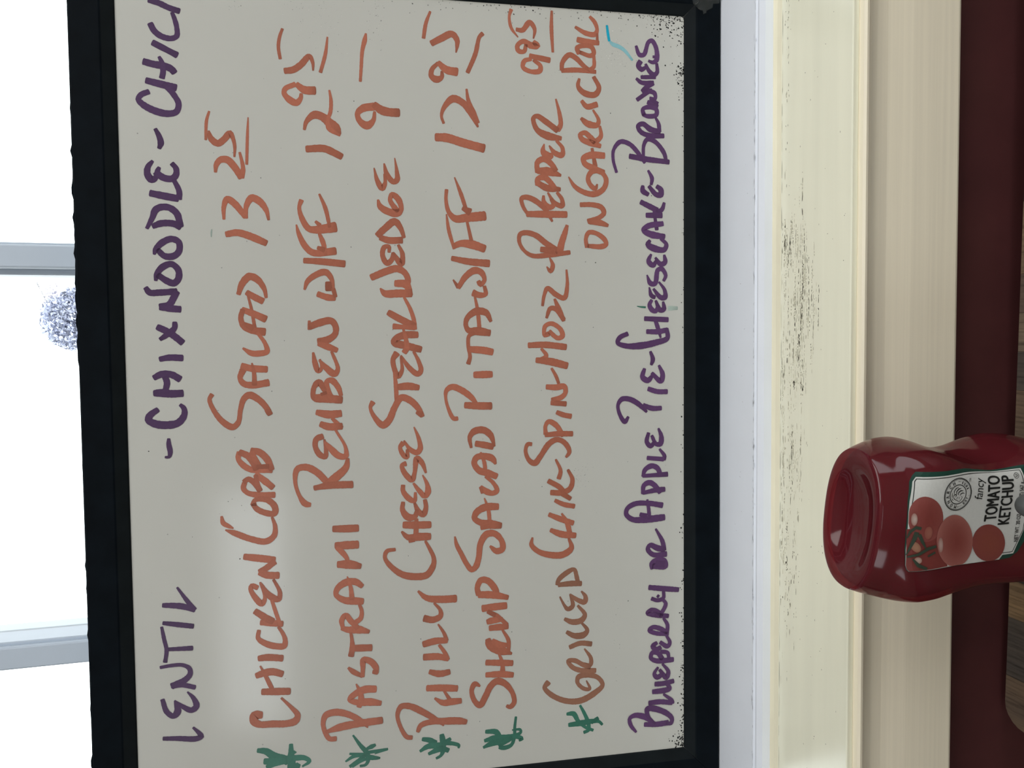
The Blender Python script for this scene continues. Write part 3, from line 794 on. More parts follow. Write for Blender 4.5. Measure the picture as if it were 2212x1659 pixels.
'star_pastrami': '''-2497,2868,138 -2579,2815,290 -2634,2773,378 -2666,2762,379
-2609,2770,221 -2596,2736,347 -2585,2707,221
-2636,2755,252 -2633,2694,266 -2626,2617,177
-2653,2713,76 -2630,2620,139
-2633,2895,176 -2650,2798,290
-2688,2925,138 -2655,2865,289 -2651,2792,303
-2729,2895,239 -2696,2841,290 -2658,2786,265
-2730,2878,227 -2693,2805,227 -2680,2756,253
-2673,2759,417 -2684,2707,316 -2688,2675,152
-2666,2762,354 -2698,2762,278 -2728,2781,227 -2733,2821,189''',
'star_philly': '''-2558,2215,353 -2616,2207,462 -2681,2207,385 -2718,2224,257 -2736,2259,193
-2626,2178,334 -2638,2121,309 -2655,2087,258 -2674,2090,155
-2578,2360,294 -2590,2310,422 -2617,2260,384
-2669,2379,217 -2637,2317,422 -2641,2216,513
-2696,2315,256 -2675,2261,398 -2664,2210,449
-2624,2197,424 -2595,2149,244
-2669,2198,398 -2685,2166,386''',
'star_shrimp': '''-2477,1646,195 -2556,1656,235 -2634,1660,261 -2693,1685,287 -2709,1744,365 -2699,1777,312
-2577,1677,98 -2580,1615,235 -2600,1609,235 -2627,1658,326 -2671,1743,326 -2686,1782,260
-2569,1881,298 -2580,1801,429 -2626,1769,338
-2639,1890,285 -2625,1814,455 -2627,1723,391 -2629,1652,366 -2653,1600,301 -2665,1623,183
-2690,1900,220 -2667,1840,429 -2656,1763,456 -2638,1678,287''',
'star_grilled': '''-2436,1139,194 -2508,1102,283 -2591,1071,319 -2639,1074,283 -2653,1110,248
-2494,1245,246 -2498,1191,396 -2556,1156,318 -2615,1094,248 -2643,1035,248
-2582,1230,335 -2577,1138,459 -2571,1021,355 -2580,985,248 -2606,960,213
-2580,1048,310 -2550,994,301''',
'mark': '''647,667,51 642,639,120 639,598,154''',
'mark_faded': '''630,411,362 632,375,328 632,338,276
1181,3764,62 1154,3768,108 1127,3768,62''',
}

def smooth(pts, step=.0009):
    if len(pts) == 2:
        a, b = pts; n = max(2, int(math.hypot(b[0]-a[0], b[1]-a[1])/.003))
        return [tuple(a[k]+(b[k]-a[k])*i/n for k in range(3)) for i in range(n+1)]
    out = []
    P = [tuple(2*pts[0][k]-pts[1][k] for k in range(3))] + pts + [tuple(2*pts[-1][k]-pts[-2][k] for k in range(3))]
    for i in range(1, len(P)-2):
        p0, p1, p2, p3 = P[i-1], P[i], P[i+1], P[i+2]
        # centripetal Catmull-Rom keeps tight bends free of loops
        d = [max(1e-6, math.hypot(b[0]-a[0], b[1]-a[1])**.5) for a, b in ((p0, p1), (p1, p2), (p2, p3))]
        t0, t1 = 0, d[0]; t2 = t1+d[1]; t3 = t2+d[2]
        n = max(2, int(d[1]**2/step))
        for k in range(n):
            t = t1+(t2-t1)*k/n; q = []
            for c in range(3):
                A1 = (t1-t)/(t1-t0)*p0[c]+(t-t0)/(t1-t0)*p1[c]; A2 = (t2-t)/(t2-t1)*p1[c]+(t-t1)/(t2-t1)*p2[c]; A3 = (t3-t)/(t3-t2)*p2[c]+(t-t2)/(t3-t2)*p3[c]
                B1 = (t2-t)/(t2-t0)*A1+(t-t0)/(t2-t0)*A2; B2 = (t3-t)/(t3-t1)*A2+(t-t1)/(t3-t1)*A3
                q.append((t2-t)/(t2-t1)*B1+(t-t1)/(t2-t1)*B2)
            out.append(tuple(q))
    out.append(pts[-1]); return out

INKC = {'purple': (.070, .034, .096), 'violet': (.098, .043, .128), 'orange': (.39, .130, .082), 'brown': (.27, .128, .085), 'green': (.038, .155, .112), 'teal': (.01, .33, .48), 'pale_teal': (.22, .45, .50), 'pale_green': (.34, .42, .38)}
LINES = [('soup', 'purple', 'LENTIL - CHIX NOODLE - CHIC, purple marker line along the top'), ('cobb', 'orange', 'CHICKEN COBB SALAD 13 25, orange marker line'),
         ('pastrami', 'orange', 'PASTRAMI REUBEN W/FF 12 95, orange marker line'), ('philly', 'orange', 'PHILLY CHEESE STEAK WEDGE 9, orange marker line'),
         ('shrimp', 'orange', 'SHRIMP SALAD PITA W/FF 12 95, orange marker line'), ('grilled', 'orange', 'CHIK-SPIN-MOZZ-R PEPPER 9 95, orange marker writing'),
         ('grilled_word', 'brown', 'GRILLED, brownish orange marker word'), ('garlic', 'orange', 'ON GARLIC ROLL, orange marker writing'),
         ('five', 'teal', 'upper stroke of a teal figure 5'), ('five_faded', 'pale_teal', 'half wiped stroke of a teal figure 5'),
         ('dessert', 'violet', 'BLUEBERRY OR APPLE PIE - CHEESECAKE - BROWNIES, purple marker line along the bottom'),
         ('star_cobb', 'green', 'green marker star before CHICKEN COBB'), ('star_pastrami', 'green', 'green marker star before PASTRAMI'), ('star_philly', 'green', 'green marker star before PHILLY'),
         ('star_shrimp', 'green', 'green marker star before SHRIMP'), ('star_grilled', 'green', 'green marker star before GRILLED'),
         ('mark', 'green', 'small dark green tick'), ('mark_faded', 'pale_green', 'rubbed out marker remnant')]
SPLIT = {'soup': ['LENTIL, purple marker word', '- CHIX NOODLE - CHIC, purple marker writing'], 'cobb': ['CHICKEN COBB, orange marker words', 'SALAD, orange marker word after COBB', '13 25, orange price after COBB SALAD'],
         'pastrami': ['PASTRAMI, orange marker word', 'REUBEN, orange marker word', 'W/FF, orange marker word after REUBEN', '12 95, orange price after REUBEN W/FF'],
         'philly': ['PHILLY CHEESE STEAK WEDGE, orange marker line', '9, orange price after WEDGE'], 'shrimp': ['SHRIMP SALAD PITA W/FF, orange marker line', '12 95, orange price after PITA W/FF'],
         'grilled': ['CHIK-SPIN-MOZZ-R PEPPER, orange marker writing', '9 95, orange price after PEPPER']}
rnd = random.Random(11)
WORDS = []                       # each word or price that stands clear of its neighbours is a piece of its own
for key, cname, lab in LINES:
    st = [[(float(q.split(',')[0])*1e-4, float(q.split(',')[1])*1e-4, float(q.split(',')[2])*.5e-5) for q in ln.split()] for ln in INK[key].split('\n')]
    order = sorted(range(len(st)), key=lambda i: min(q[0] for q in st[i])); end = None; grp = []
    for i in order:
        a, b = min(q[0] for q in st[i]), max(q[0] for q in st[i])
        if end is None or a > end+.016: grp.append([]); end = b
        grp[-1].append(i); end = max(end, b)
    labs = SPLIT.get(key, [lab]*len(grp))
    for gi, g_ in enumerate(grp): WORDS.append((cname, labs[gi], [(i, st[i]) for i in sorted(g_)]))
for cname, lab, strokes in WORDS:
    V = []; F = []; C = []; base = INKC[cname]
    for si, pts in strokes:
        sm = smooth(pts)
        # rounded ends
        def cap(p, q, s):
            dx, dz = p[0]-q[0], p[1]-q[1]; L = math.hypot(dx, dz) or 1; dx /= L; dz /= L; r = p[2]
            return [(p[0]+dx*r*a, p[1]+dz*r*a, r*b) for a, b in ((.13, .93), (.24, .74), (.30, .45))]
        c0 = cap(sm[0], sm[1], 0)[::-1]; c1 = cap(sm[-1], sm[-2], 1)
        sm = c0+sm+c1
        n = len(sm); i0 = len(V); y = -.00010-.000004*si
        tone = rnd.uniform(.90, 1.10); dens0 = rnd.uniform(.80, 1.0); dens1 = rnd.uniform(.62, .95)
        for i, (x, z, h) in enumerate(sm):
            a = sm[max(0, i-1)]; b = sm[min(n-1, i+1)]
            tx, tz = b[0]-a[0], b[1]-a[1]; L = math.hypot(tx, tz) or 1; tx /= L; tz /= L
            h = max(h, .00012)*(1+rnd.uniform(-.05, .05))
            e0 = min(1, i/8); e1 = min(1, (n-1-i)/8)
            k = tone*(dens0+(1-dens0)*e0)*(dens1+(1-dens1)*e1)
            kk = k*(.93)
            for s, f in ((-1, kk), (-.72, k), (.72, k), (1, kk)):
                V.append((x-tz*h*s, y, z+tx*h*s)); C.append(tuple(c*f for c in base))
        for i in range(n-1):
            for q in range(3):
                F.append((i0+4*i+q, i0+4*i+q+1, i0+4*i+5+q, i0+4*i+4+q))
    o = mesh_obj('lettering', V, F, M['ink'], board, cols=C); o['label'] = lab

# chipped specks and smudges on the writing surface
items = []; BK = (.012, .012, .012); WB = (.70, .70, .66)
def speck(x, z, r, dark=1.0, asp=1.0):
    items.append((x, z, -.00008, r, r*asp, random.random()*3, mixc(WB, BK, dark), 'xz'))
XL, XR, ZL, ZT = -HW+RAIL, HW-RAIL, RAIL, HH-RAIL
for _ in range(150): speck(XR-abs(random.gauss(0, .004)), random.uniform(.05, .25) if random.random() < .6 else ZL+abs(random.gauss(0, .03)), random.uniform(.0002, .0007), random.uniform(.6, 1))
for _ in range(130): speck(XR-abs(random.gauss(.001, .010)), ZL+abs(random.gauss(.001, .014)), random.uniform(.0002, .0008), 1)
for _ in range(70): speck(XR-.035-abs(random.gauss(0, .012)), ZL+abs(random.gauss(0, .004)), random.uniform(.0002, .0008), 1)
for _ in range(60): speck(random.uniform(XL, XR), ZL+abs(random.gauss(0, .0012)), random.uniform(.0002, .0007), 1)
for _ in range(90): speck(XL+abs(random.gauss(0, .08)), ZL+abs(random.gauss(0, .0016)), random.uniform(.0002, .0009), 1)
for _ in range(40): speck(XL+abs(random.gauss(0, .006)), ZL+abs(random.gauss(0, .006)), random.uniform(.0003, .0010), 1)
def cloud(cx, cz, sx, sz, n, r, dark):
    for _ in range(n): speck(random.gauss(cx, sx), random.gauss(cz, sz), random.uniform(.3, 1)*r, random.uniform(.25, 1)*dark, random.uniform(.4, 1))
cloud(-0.0626, 0.1131, 0.006, 0.005, 70, 0.0004, 0.9)
cloud(0.2635, 0.2975, 0.018, 0.01, 160, 0.0004, 0.7)
cloud(0.2734, 0.3163, 0.01, 0.006, 50, 0.0004, 0.8)
cloud(0.2657, 0.2621, 0.01, 0.004, 60, 0.0005, 0.8)
cloud(0.2721, 0.3581, 0.004, 0.003, 25, 0.0005, 0.8)
cloud(0.2564, 0.0867, 0.006, 0.008, 90, 0.0006, 0.45)
cloud(0.2517, 0.0794, 0.007, 0.006, 60, 0.0006, 0.7)
cloud(-0.0439, 0.4073, 0.02, 0.015, 60, 0.0003, 0.45)
cloud(-0.0709, 0.3835, 0.02, 0.02, 40, 0.0004, 0.6)
cloud(-0.1375, 0.4220, 0.02, 0.012, 70, 0.0003, 0.5)
cloud(0.2373, 0.1246, 0.006, 0.008, 25, 0.0004, 1)
cloud(-0.2118, 0.0856, 0.022, 0.002, 24, 0.0004, 0.9)
cloud(0.1060, 0.0576, 0.004, 0.006, 14, 0.0003, 0.6)
for _ in range(110): speck(random.uniform(XL+.01, XR-.005), random.uniform(ZL+.01, ZT-.01), random.uniform(.0002, .0006), random.uniform(.4, 1))
flakes('specks', items, M['fleck'], board, n=5)

# ------------------------------------------------------------------ the table
ZT_ = .75
TA = math.atan2(.44712-.45394, .06059+.26164)
table = empty('dining_table', (-.2645, .4530, 0), (0, 0, TA)); tag(table, 'dining table topped with brown rustic planks beneath the maroon wall', 'table')
TL, TD = 1.15, .72
edges_x = [0.0]
rt = random.Random(4)
while edges_x[-1] < TL-.05: edges_x.append(edges_x[-1]+rt.choice((.026, .034, .041, .048, .030)))
edges_x[-1] = TL
pal = [(.20, .145, .10), (.155, .115, .085), (.09, .08, .072), (.24, .17, .105), (.13, .10, .085), (.185, .15, .115), (.06, .055, .053)]
fixed = [1, 2, 3, 6, 0, 1, 2, 5, 4, 0]
def corner(x0, x1, first, last, r=.016):
    """plank outline in the table's own x,y (y runs from 0 at the wall to -TD)"""
    P = []
    if first:
        P += [(x0+r-r*math.cos(a), -r+r*math.sin(a)) for a in [math.pi/2*k/5 for k in range(6)]]
    else: P.append((x0, 0))
    if last: P += [(x1-r+r*math.sin(a), -r+r*math.cos(a)) for a in [math.pi/2*k/5 for k in range(6)]]
    else: P.append((x1, 0))
    if last: P += [(x1-r+r*math.cos(a), -TD+r-r*math.sin(a)) for a in [math.pi/2*k/5 for k in range(6)]]
    else: P.append((x1, -TD))
    if first: P += [(x0+r-r*math.sin(a), -TD+r-r*math.cos(a)) for a in [math.pi/2*k/5 for k in range(6)]]
    else: P.append((x0, -TD))
    return P
def prism(name, P, z0, z1, mat, parent, col=None, ch=.0006):
    n = len(P); cx = sum(p[0] for p in P)/n; cy = sum(p[1] for p in P)/n
    def ins(p):
        dx, dy = cx-p[0], cy-p[1]
        return (p[0]+ch*(1 if dx > 0 else -1), p[1]+ch*(1 if dy > 0 else -1))
    V = [(x, y, z0) for x, y in P]+[(x, y, z1-ch) for x, y in P]+[(*ins(p), z1) for p in P]
    F = [tuple(range(n))]+[(i, (i+1) % n, n+(i+1) % n, n+i) for i in range(n)]+[(n+i, n+(i+1) % n, 2*n+(i+1) % n, 2*n+i) for i in range(n)]+[tuple(2*n+i for i in range(n))]
    o = mesh_obj(name, V, F, mat, parent, cols=[col]*len(V) if col else None)
    bm = bmesh.new(); bm.from_mesh(o.data); bmesh.ops.recalc_face_normals(bm, faces=bm.faces); bm.to_mesh(o.data); bm.free()
    return o
for i, (a, b) in enumerate(zip(edges_x[:-1], edges_x[1:])):
    c = pal[fixed[i]] if i < len(fixed) else rt.choice(pal)
    prism('plank', corner(a, b, i == 0, i == len(edges_x)-2), ZT_-.004, ZT_-rt.choice((0, .0001, .0002)), M['plank'], table, c, .0004)
prism('tabletop_core', corner(0.0005, TL-.0005, True, True), ZT_-.032, ZT_-.004, M['core'], table)
o = lathe('pedestal', [(.20, 0), (.20, .012), (.06, .03), (.035, .06), (.035, ZT_-.06), (.12, ZT_-.04), (.12, ZT_-.032)], M['core'], table, 28, (TL/2, -TD/2, 0))

# ------------------------------------------------------------------ the ketchup bottle, standing on its cap
BH = .19
bottle = empty('ketchup_bottle', (-.09359, .37133, ZT_), (0, 0, math.radians(-9.3)))
tag(bottle, 'upside-down red ketchup squeeze bottle with a tomato label on the wooden table', 'bottle')
S_ = [0, .004, .012, .020, .030, .040, .050, .062, .072, .084, .094, .106, .118, .132, .146, .156, .160]
AR = [.0375, .0392, .0408, .0416, .0415, .0390, .0352, .0328, .0340, .0380, .0403, .0400, .0375, .0320, .024, .019, .0165]
AL = [.0375, .0392, .0412, .0418, .0415, .0400, .0375, .0352, .0346, .0347, .0350, .0355, .0350, .0315, .024, .019, .0165]
B_ = [.0215, .0235, .0262, .0285, .0292, .0290, .0288, .0287, .0287, .0288, .0290, .0288, .0280, .026, .021, .018, .0165]
N_ = [2.4, 2.4, 2.6, 3, 3.5, 4, 4, 4, 4, 4, 4, 3.8, 3.5, 3, 2.5, 2, 2]
def interp(s, Y):
    if s <= S_[0]: return Y[0]
    for i in range(len(S_)-1):
        if s <= S_[i+1]:
            f = (s-S_[i])/(S_[i+1]-S_[i]); return Y[i]+(Y[i+1]-Y[i])*f
    return Y[-1]
def ispl(s, Y):      # smoother than interp: average over a small window
    return sum(interp(min(.16, max(0, s+d)), Y) for d in (-.003, -.0015, 0, .0015, .003))/5 if s > .003 else interp(s, Y)
def sect(s, th, inset=0.0):
    a = ispl(s, AR if math.cos(th) > 0 else AL)-inset; b = ispl(s, B_)-inset; n = ispl(s, N_)
    c, d = math.cos(th), math.sin(th)
    if d < 0 and n > 2.6: n *= 1+.6*min(1, (n-2.6)/.9)
    return (a*math.copysign(abs(c)**(2/n), c), b*math.copysign(abs(d)**(2/n), d))
def front(x, z):
    s = BH-z; a = ispl(s, AR if x > 0 else AL); b = ispl(s, B_); n = ispl(s, N_)
    if n > 2.6: n *= 1+.6*min(1, (n-2.6)/.9)
    return b*(1-min(abs(x)/a, .985)**n)**(1/n)
def shell(name, s0, s1, inset, mat, dish, ns=70, n=96, sink=0.0):
    V = []; F = []; rings = []
    if dish:
        for f, dz in ((.02, -.0105), (.2, -.0102), (.4, -.0090), (.55, -.0066), (.66, -.0036), (.74, -.0012), (.80, -.0002), (.88, .0003), (.95, .0002), (.985, -.0004)):
            rings.append(('d', f, dz))
    for k in range(ns+1): rings.append(('s', s0+(s1-s0)*(k/ns)**1.15, 0))
    for kind, q, dz in rings:
        for k in range(n):
            th = 2*math.pi*(k+.5)/n
            if kind == 'd': x, y = sect(0, th, inset); V.append((x*q, y*q, BH+dz*.68-sink))
            else: x, y = sect(q, th, inset); V.append((x, y, BH-q))
    for i in range(len(rings)-1):
        for k in range(n): F.append((i*n+k, (i+1)*n+k, (i+1)*n+(k+1) % n, i*n+(k+1) % n))
    F.append(tuple(range(n))); F.append(tuple((len(rings)-1)*n+k for k in reversed(range(n))))
    return mesh_obj(name, V, F, mat, bottle, smooth=True)
shell('body', .0005, .160, 0, M['skin'], True)
shell('ketchup', .0075, .158, .0022, M['ketchup'], True, sink=.0035)
lathe('cap', [(.0175, .030), (.0200, .029), (.0215, .027), (.0222, .004), (.0215, .0005), (.0205, 0)][::-1], M['cap'], bottle, 40)

# printed label, wrapped on the front of the bottle
LABEL = {"outline":[[32.78,173.25],[30.99,174.87],[27.9,176.53],[18.56,177.72],[3.99,177.59],[-6.29,176.9],[-15.45,175.34],[-17.99,174.34],[-19.15,172.87],[-17.15,146.21],[-16.3,118.42],[-15.66,111.8],[-12.72,107.22],[-6.88,103.76],[1.94,103.32],[13.55,104.78],[27.14,107.1],[34.7,107.69],[34.85,110.3],[34.56,146.62]],"panel":[[30.4,173.71],[28.07,175.32],[18.64,176.94],[12.72,177.27],[-7.17,176.33],[-15.44,175.19],[-17.64,174.18],[-18.82,172.93],[-16.87,146.26],[-16.06,118.46],[-13.62,116.79],[-13.31,109.93],[0.67,105.22],[13.63,106.13],[27.67,109.68],[32.78,111.08],[32.44,147.89]],"line1":[[14.51,176.16],[28.18,174.5],[29.57,173.61],[31.56,148.1],[31.92,112.02],[27.27,110.7],[18.3,108.08]],"line2":[[-12.51,117.27],[-12.21,110.85],[-0.2,106.13],[9.05,106.31]],"tom":[[[9.57,168.86],[9.1,158.68],[21.29,170.12],[9.27,177.33],[-2.54,167.04]],[[-3.32,149.45],[-4.3,137.84],[11.05,151.96],[-2.39,160.83],[-17.5,146.95]],[[-6.05,127.36],[-6.87,116.72],[4.18,129.25],[-5.2,137.94],[-16.42,125.42]]],"tomlow":[[3.99,177.51],[5.15,170.89],[4.0,163.25],[-3.5,158.1],[-9.34,153.43],[-16.82,151.59],[-18.72,172.95],[-17.55,174.27],[-15.43,175.12]],"hi":[[[9.41,174.59],[9.48,173.01],[12.66,174.89]],[[-4.62,158.17],[-4.75,156.58],[-0.5,158.87]],[[2.35,166.35],[2.69,164.11],[5.72,166.86]],[[-12.34,169.81],[-12.44,167.8],[-10.52,170.09]],[[-5.17,172.01],[-6.93,169.24],[-2.91,171.49]]],"stem":[[[-0.44,177.05],[2.95,175.86],[5.28,173.32],[4.72,170.64]],[[2.86,172.62],[-0.74,173.38],[-4.38,174.53],[-9.45,176.24]],[[1.57,171.25],[-2.45,168.96],[-6.17,166.49]],[[-10.57,175.68],[-9.16,170.27],[-6.21,165.52],[-5.09,160.89]],[[-11.56,172.75],[-15.12,169.34],[-17.19,164.26]],[[-10.31,164.89],[-8.26,160.88]]],"emblem":[[21.73,151.53],[21.19,143.52],[30.18,152.22],[22.24,159.38],[12.92,150.08]],"fancy":[[18.17,135.85],[29.23,135.57],[19.38,140.85]],"tomato":[[6.16,125.08],[29.54,125.06],[7.6,132.55]],"ketchup":[[3.73,116.32],[29.36,116.71],[4.9,123.4]],"net":[[-6.53,108.7],[25.97,110.31],[-6.12,111.1]],"u":[[29.23,114.63],[29.21,113.19],[30.52,114.27]],"tm":[[27.75,143.6],[29.45,143.47],[27.85,144.89]]}

def wrap(x, z, off):
    x *= 1e-3; s = BH-z*1e-3; a = ispl(s, AR if x > 0 else AL)
    lo, hi = .82*a, .965*a
    if abs(x) > lo: x = math.copysign(lo+(hi-lo)*math.tanh((abs(x)-lo)/(hi-lo)), x)      # keep the label off the bottle's turned edge
    return (x, -front(x, z*1e-3)-off, z*1e-3)
def patch(name, P, off, col, parent, sub=2, fan=None, label=None):
    """a filled outline laid on the bottle front"""
    bm = bmesh.new(); vs = [bm.verts.new((x, 0, z)) for x, z in P]; f = bm.faces.new(vs)
    bmesh.ops.triangulate(bm, faces=[f])
    for _ in range(5):
        long_ = [e for e in bm.edges if e.calc_length() > 4.0]
        if not long_: break
        bmesh.ops.subdivide_edges(bm, edges=long_, cuts=1)
        bmesh.ops.triangulate(bm, faces=[q for q in bm.faces if len(q.verts) > 3])
    for v in bm.verts: v.co = Vector(wrap(v.co.x, v.co.z, off))
    bm.normal_update()
    for q in bm.faces:
        if q.normal.y > 0: q.normal_flip()
    o = bm_obj(name, bm, M['print'], parent)
    at = o.data.color_attributes.new('tint', 'FLOAT_COLOR', 'POINT')
    for i in range(len(o.data.vertices)): at.data[i].color = (*col, 1)
    return o
LB = LABEL
GREEN = (.008, .042, .030); PAPER = (.50, .51, .49); BLK = (.010, .012, .012)
label = patch('label', LB['outline'], .00025, GREEN, bottle); label['label'] = 'green edged label with three tomatoes, reading fancy TOMATO KETCHUP'
patch('paper_panel', LB['panel'], .00040, PAPER, label)
def ribbon(name, P, w0, off, col, parent, closed=False):
    P = [(x, z, w0 if not isinstance(w0, (list, tuple)) else w0[min(i, len(w0)-1)]) for i, (x, z) in enumerate(P)]
    Q = []
    for a, b in zip(P[:-1], P[1:]):
        n = max(1, int(math.hypot(b[0]-a[0], b[1]-a[1])/1.5))
        Q += [tuple(a[k]+(b[k]-a[k])*i/n for k in range(3)) for i in range(n)]
    Q.append(P[-1]); V = []; F = []
    for i, (x, z, w_) in enumerate(Q):
        a = Q[max(0, i-1)]; b = Q[min(len(Q)-1, i+1)]
        if closed and i in (0, len(Q)-1): a, b = Q[-2], Q[1]
        tx, tz = b[0]-a[0], b[1]-a[1]; L = math.hypot(tx, tz) or 1
        V += [wrap(x-tz/L*w_/2, z+tx/L*w_/2, off), wrap(x+tz/L*w_/2, z-tx/L*w_/2, off)]
    for i in range(len(Q)-1): F.append((2*i, 2*i+1, 2*i+3, 2*i+2))
    return mesh_obj(name, V, F, M['print'], parent, cols=[col]*len(V))
ribbon('border_line', LB['line1'], .35, .00052, BLK, label)
ribbon('border_line', LB['line2'], .35, .00052, BLK, label)
def inside(pt, P):
    x, z = pt; c = False
    for (x0, z0), (x1, z1) in zip(P, P[1:]+P[:1]):
        if (z0 > z) != (z1 > z) and x < (x1-x0)*(z-z0)/(z1-z0)+x0: c = not c
    return c
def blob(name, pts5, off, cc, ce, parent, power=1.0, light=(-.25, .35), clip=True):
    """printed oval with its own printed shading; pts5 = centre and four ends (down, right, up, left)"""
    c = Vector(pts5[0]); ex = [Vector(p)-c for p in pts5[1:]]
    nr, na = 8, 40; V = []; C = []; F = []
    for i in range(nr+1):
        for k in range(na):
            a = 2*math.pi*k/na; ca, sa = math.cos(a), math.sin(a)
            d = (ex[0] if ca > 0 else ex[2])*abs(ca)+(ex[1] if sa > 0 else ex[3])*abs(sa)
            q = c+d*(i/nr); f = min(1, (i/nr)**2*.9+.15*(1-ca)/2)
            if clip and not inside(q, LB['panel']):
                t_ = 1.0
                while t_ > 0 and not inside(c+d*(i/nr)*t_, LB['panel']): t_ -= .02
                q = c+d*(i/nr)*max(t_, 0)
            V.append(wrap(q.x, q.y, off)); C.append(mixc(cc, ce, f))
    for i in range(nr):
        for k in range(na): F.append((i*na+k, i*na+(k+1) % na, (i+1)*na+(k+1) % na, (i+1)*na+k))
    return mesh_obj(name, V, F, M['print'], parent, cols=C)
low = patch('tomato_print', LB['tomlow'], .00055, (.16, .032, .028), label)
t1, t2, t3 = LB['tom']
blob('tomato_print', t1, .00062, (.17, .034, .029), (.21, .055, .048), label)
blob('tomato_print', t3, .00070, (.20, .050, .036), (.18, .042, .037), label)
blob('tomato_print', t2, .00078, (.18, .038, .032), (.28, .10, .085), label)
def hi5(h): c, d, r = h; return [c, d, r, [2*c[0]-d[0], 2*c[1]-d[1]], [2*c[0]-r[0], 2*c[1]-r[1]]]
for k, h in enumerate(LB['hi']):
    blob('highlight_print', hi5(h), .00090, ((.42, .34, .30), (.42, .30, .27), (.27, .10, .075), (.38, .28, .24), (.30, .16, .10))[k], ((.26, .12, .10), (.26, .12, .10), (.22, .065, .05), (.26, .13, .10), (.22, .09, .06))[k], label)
for P, w_ in zip(LB['stem'], ([.6, 1.3, 1.7, 1.6], [2.4, 2.2, 1.6, .5], [1.9, 1.6, .5], [1.0, 1.5, 1.8, 1.5], [.8, 1.9, 1.4], [1.0, 1.2])):
    ribbon('stem_print', P, w_, .00100, (.030, .045, .030), label)

FONT_CACHE = {}
def text_mesh(s, shear=0.0):
    cu = bpy.data.curves.new('print', 'FONT'); cu.body = s; cu.size = 1.0; cu.shear = shear; cu.resolution_u = 4; cu.fill_mode = 'FRONT'
    ob = bpy.data.objects.new('print', cu); COL.objects.link(ob)
    dg = bpy.context.evaluated_depsgraph_get(); me = bpy.data.meshes.new_from_object(ob.evaluated_get(dg))
    bpy.data.objects.remove(ob)
    V = [(v.co.x, v.co.y) for v in me.vertices]; F = [tuple(p.vertices) for p in me.polygons]
    return V, F
def put_text(s, start, end, top, parent, shear=0.0, bold=0.0, capref='H'):
    V, F = text_mesh(s, shear); x0 = min(v[0] for v in V); x1 = max(v[0] for v in V)
    hv, _ = text_mesh(capref); ch = max(v[1] for v in hv)
    e = Vector(end)-Vector(start); L = e.length; e.normalize(); up = Vector((-e.y, e.x)); hgt = (Vector(top)-Vector(start)).dot(up)
    layers = [(0, 0)] if not bold else [(-bold, 0), (bold, 0), (0, bold*.6), (0, -bold*.6)]
    VV = []; FF = []
    for k, (bx, by) in enumerate(layers):
        i0 = len(VV)
        for x, y in V:
            q = Vector(start)+e*((x-x0)/(x1-x0)*L+bx)+up*(y/ch*hgt+by); VV.append(wrap(q.x, q.y, .00068+.00001*k))
        FF += [tuple(i0+a for a in f) for f in F]
    return mesh_obj('lettering', VV, FF, M['print'], parent, cols=[BLK]*len(VV))
def pt(k): return LB[k]
put_text('fancy', *pt('fancy'), label, .25, 0, 'f')
put_text('TOMATO', *pt('tomato'), label, 0, .22)
put_text('KETCHUP', *pt('ketchup'), label, 0, .22)
put_text('NET WT. 20 OZ (1 LB 4 OZ) 567 g', *pt('net'), label, 0, .04)
tmk = LB['tm']; put_text('TM', tmk[0], tmk[1], tmk[2], label)
def circle(c, r, n=40): return [(c[0]+r*math.cos(2*math.pi*k/n), c[1]+r*math.sin(2*math.pi*k/n)) for k in range(n+1)]
uc = LB['u'][0]; ribbon('emblem_line', circle(uc, 1.35, 20), .22, .00068, BLK, label, True)
put_text('U', (uc[0]-.5, uc[1]-.65), (uc[0]+.5, uc[1]-.65), (uc[0]-.5, uc[1]+.7), label, 0, .05)
# round emblem: two rings, arched words, a lion's head in line
ec = Vector(LB['emblem'][0]); ER = 8.3
ribbon('emblem_line', circle(ec, ER), .45, .00068, BLK, label, True)
ribbon('emblem_line', circle(ec, ER-.55), .18, .00068, BLK, label, True)
ribbon('emblem_line', circle(ec, ER*.60), .40, .00068, BLK, label, True)
def arc_text(s, a0, a1, r, h, inward=False):
    n = len(s)
    for i, chh in enumerate(s):
        if chh == ' ': continue
        a = math.radians(a0+(a1-a0)*i/(n-1)); rad = Vector((math.cos(a), math.sin(a)))
        tang = Vector((rad.y, -rad.x)) if not inward else Vector((-rad.y, rad.x)); upv = rad if not inward else -rad
        o = ec+rad*(r if not inward else r+h); wd = h*(.72 if chh != '1' else .3) if chh not in '.' else h*.2
        st = o-tang*wd/2
        put_text(chh, st, st+tang*wd, st+upv*h, label, 0, .05, chh if chh != '.' else 'H')
arc_text('MONARCH', 172, 28, ER*.67, 1.75)
arc_text('EST.', 222, 262, ER*.68, 1.35, True); arc_text('1853', 296, 338, ER*.68, 1.35, True)
for a0, a1 in ((182, 208), (4, -12)):
    ribbon('emblem_line', [(ec.x+ER*.8*math.cos(math.radians(a)), ec.y+ER*.8*math.sin(math.radians(a))) for a in [a0+(a1-a0)*k/6 for k in range(7)]], [.12, .3, .12], .00068, BLK, label)
def emb(P, w_): ribbon('emblem_line', [(ec.x+x*ER, ec.y+z*ER) for x, z in P], [q*.68 for q in w_], .00068, BLK, label)
emb([(-.42, -.05), (-.46, -.16), (-.38, -.22), (-.30, -.30), (-.18, -.33), (-.10, -.24)], [.3, .35, .4, .4, .35, .2])   # muzzle and jaw
emb([(-.42, -.05), (-.34, .12), (-.26, .26), (-.14, .34)], [.35, .4, .5, .3])                                        # brow
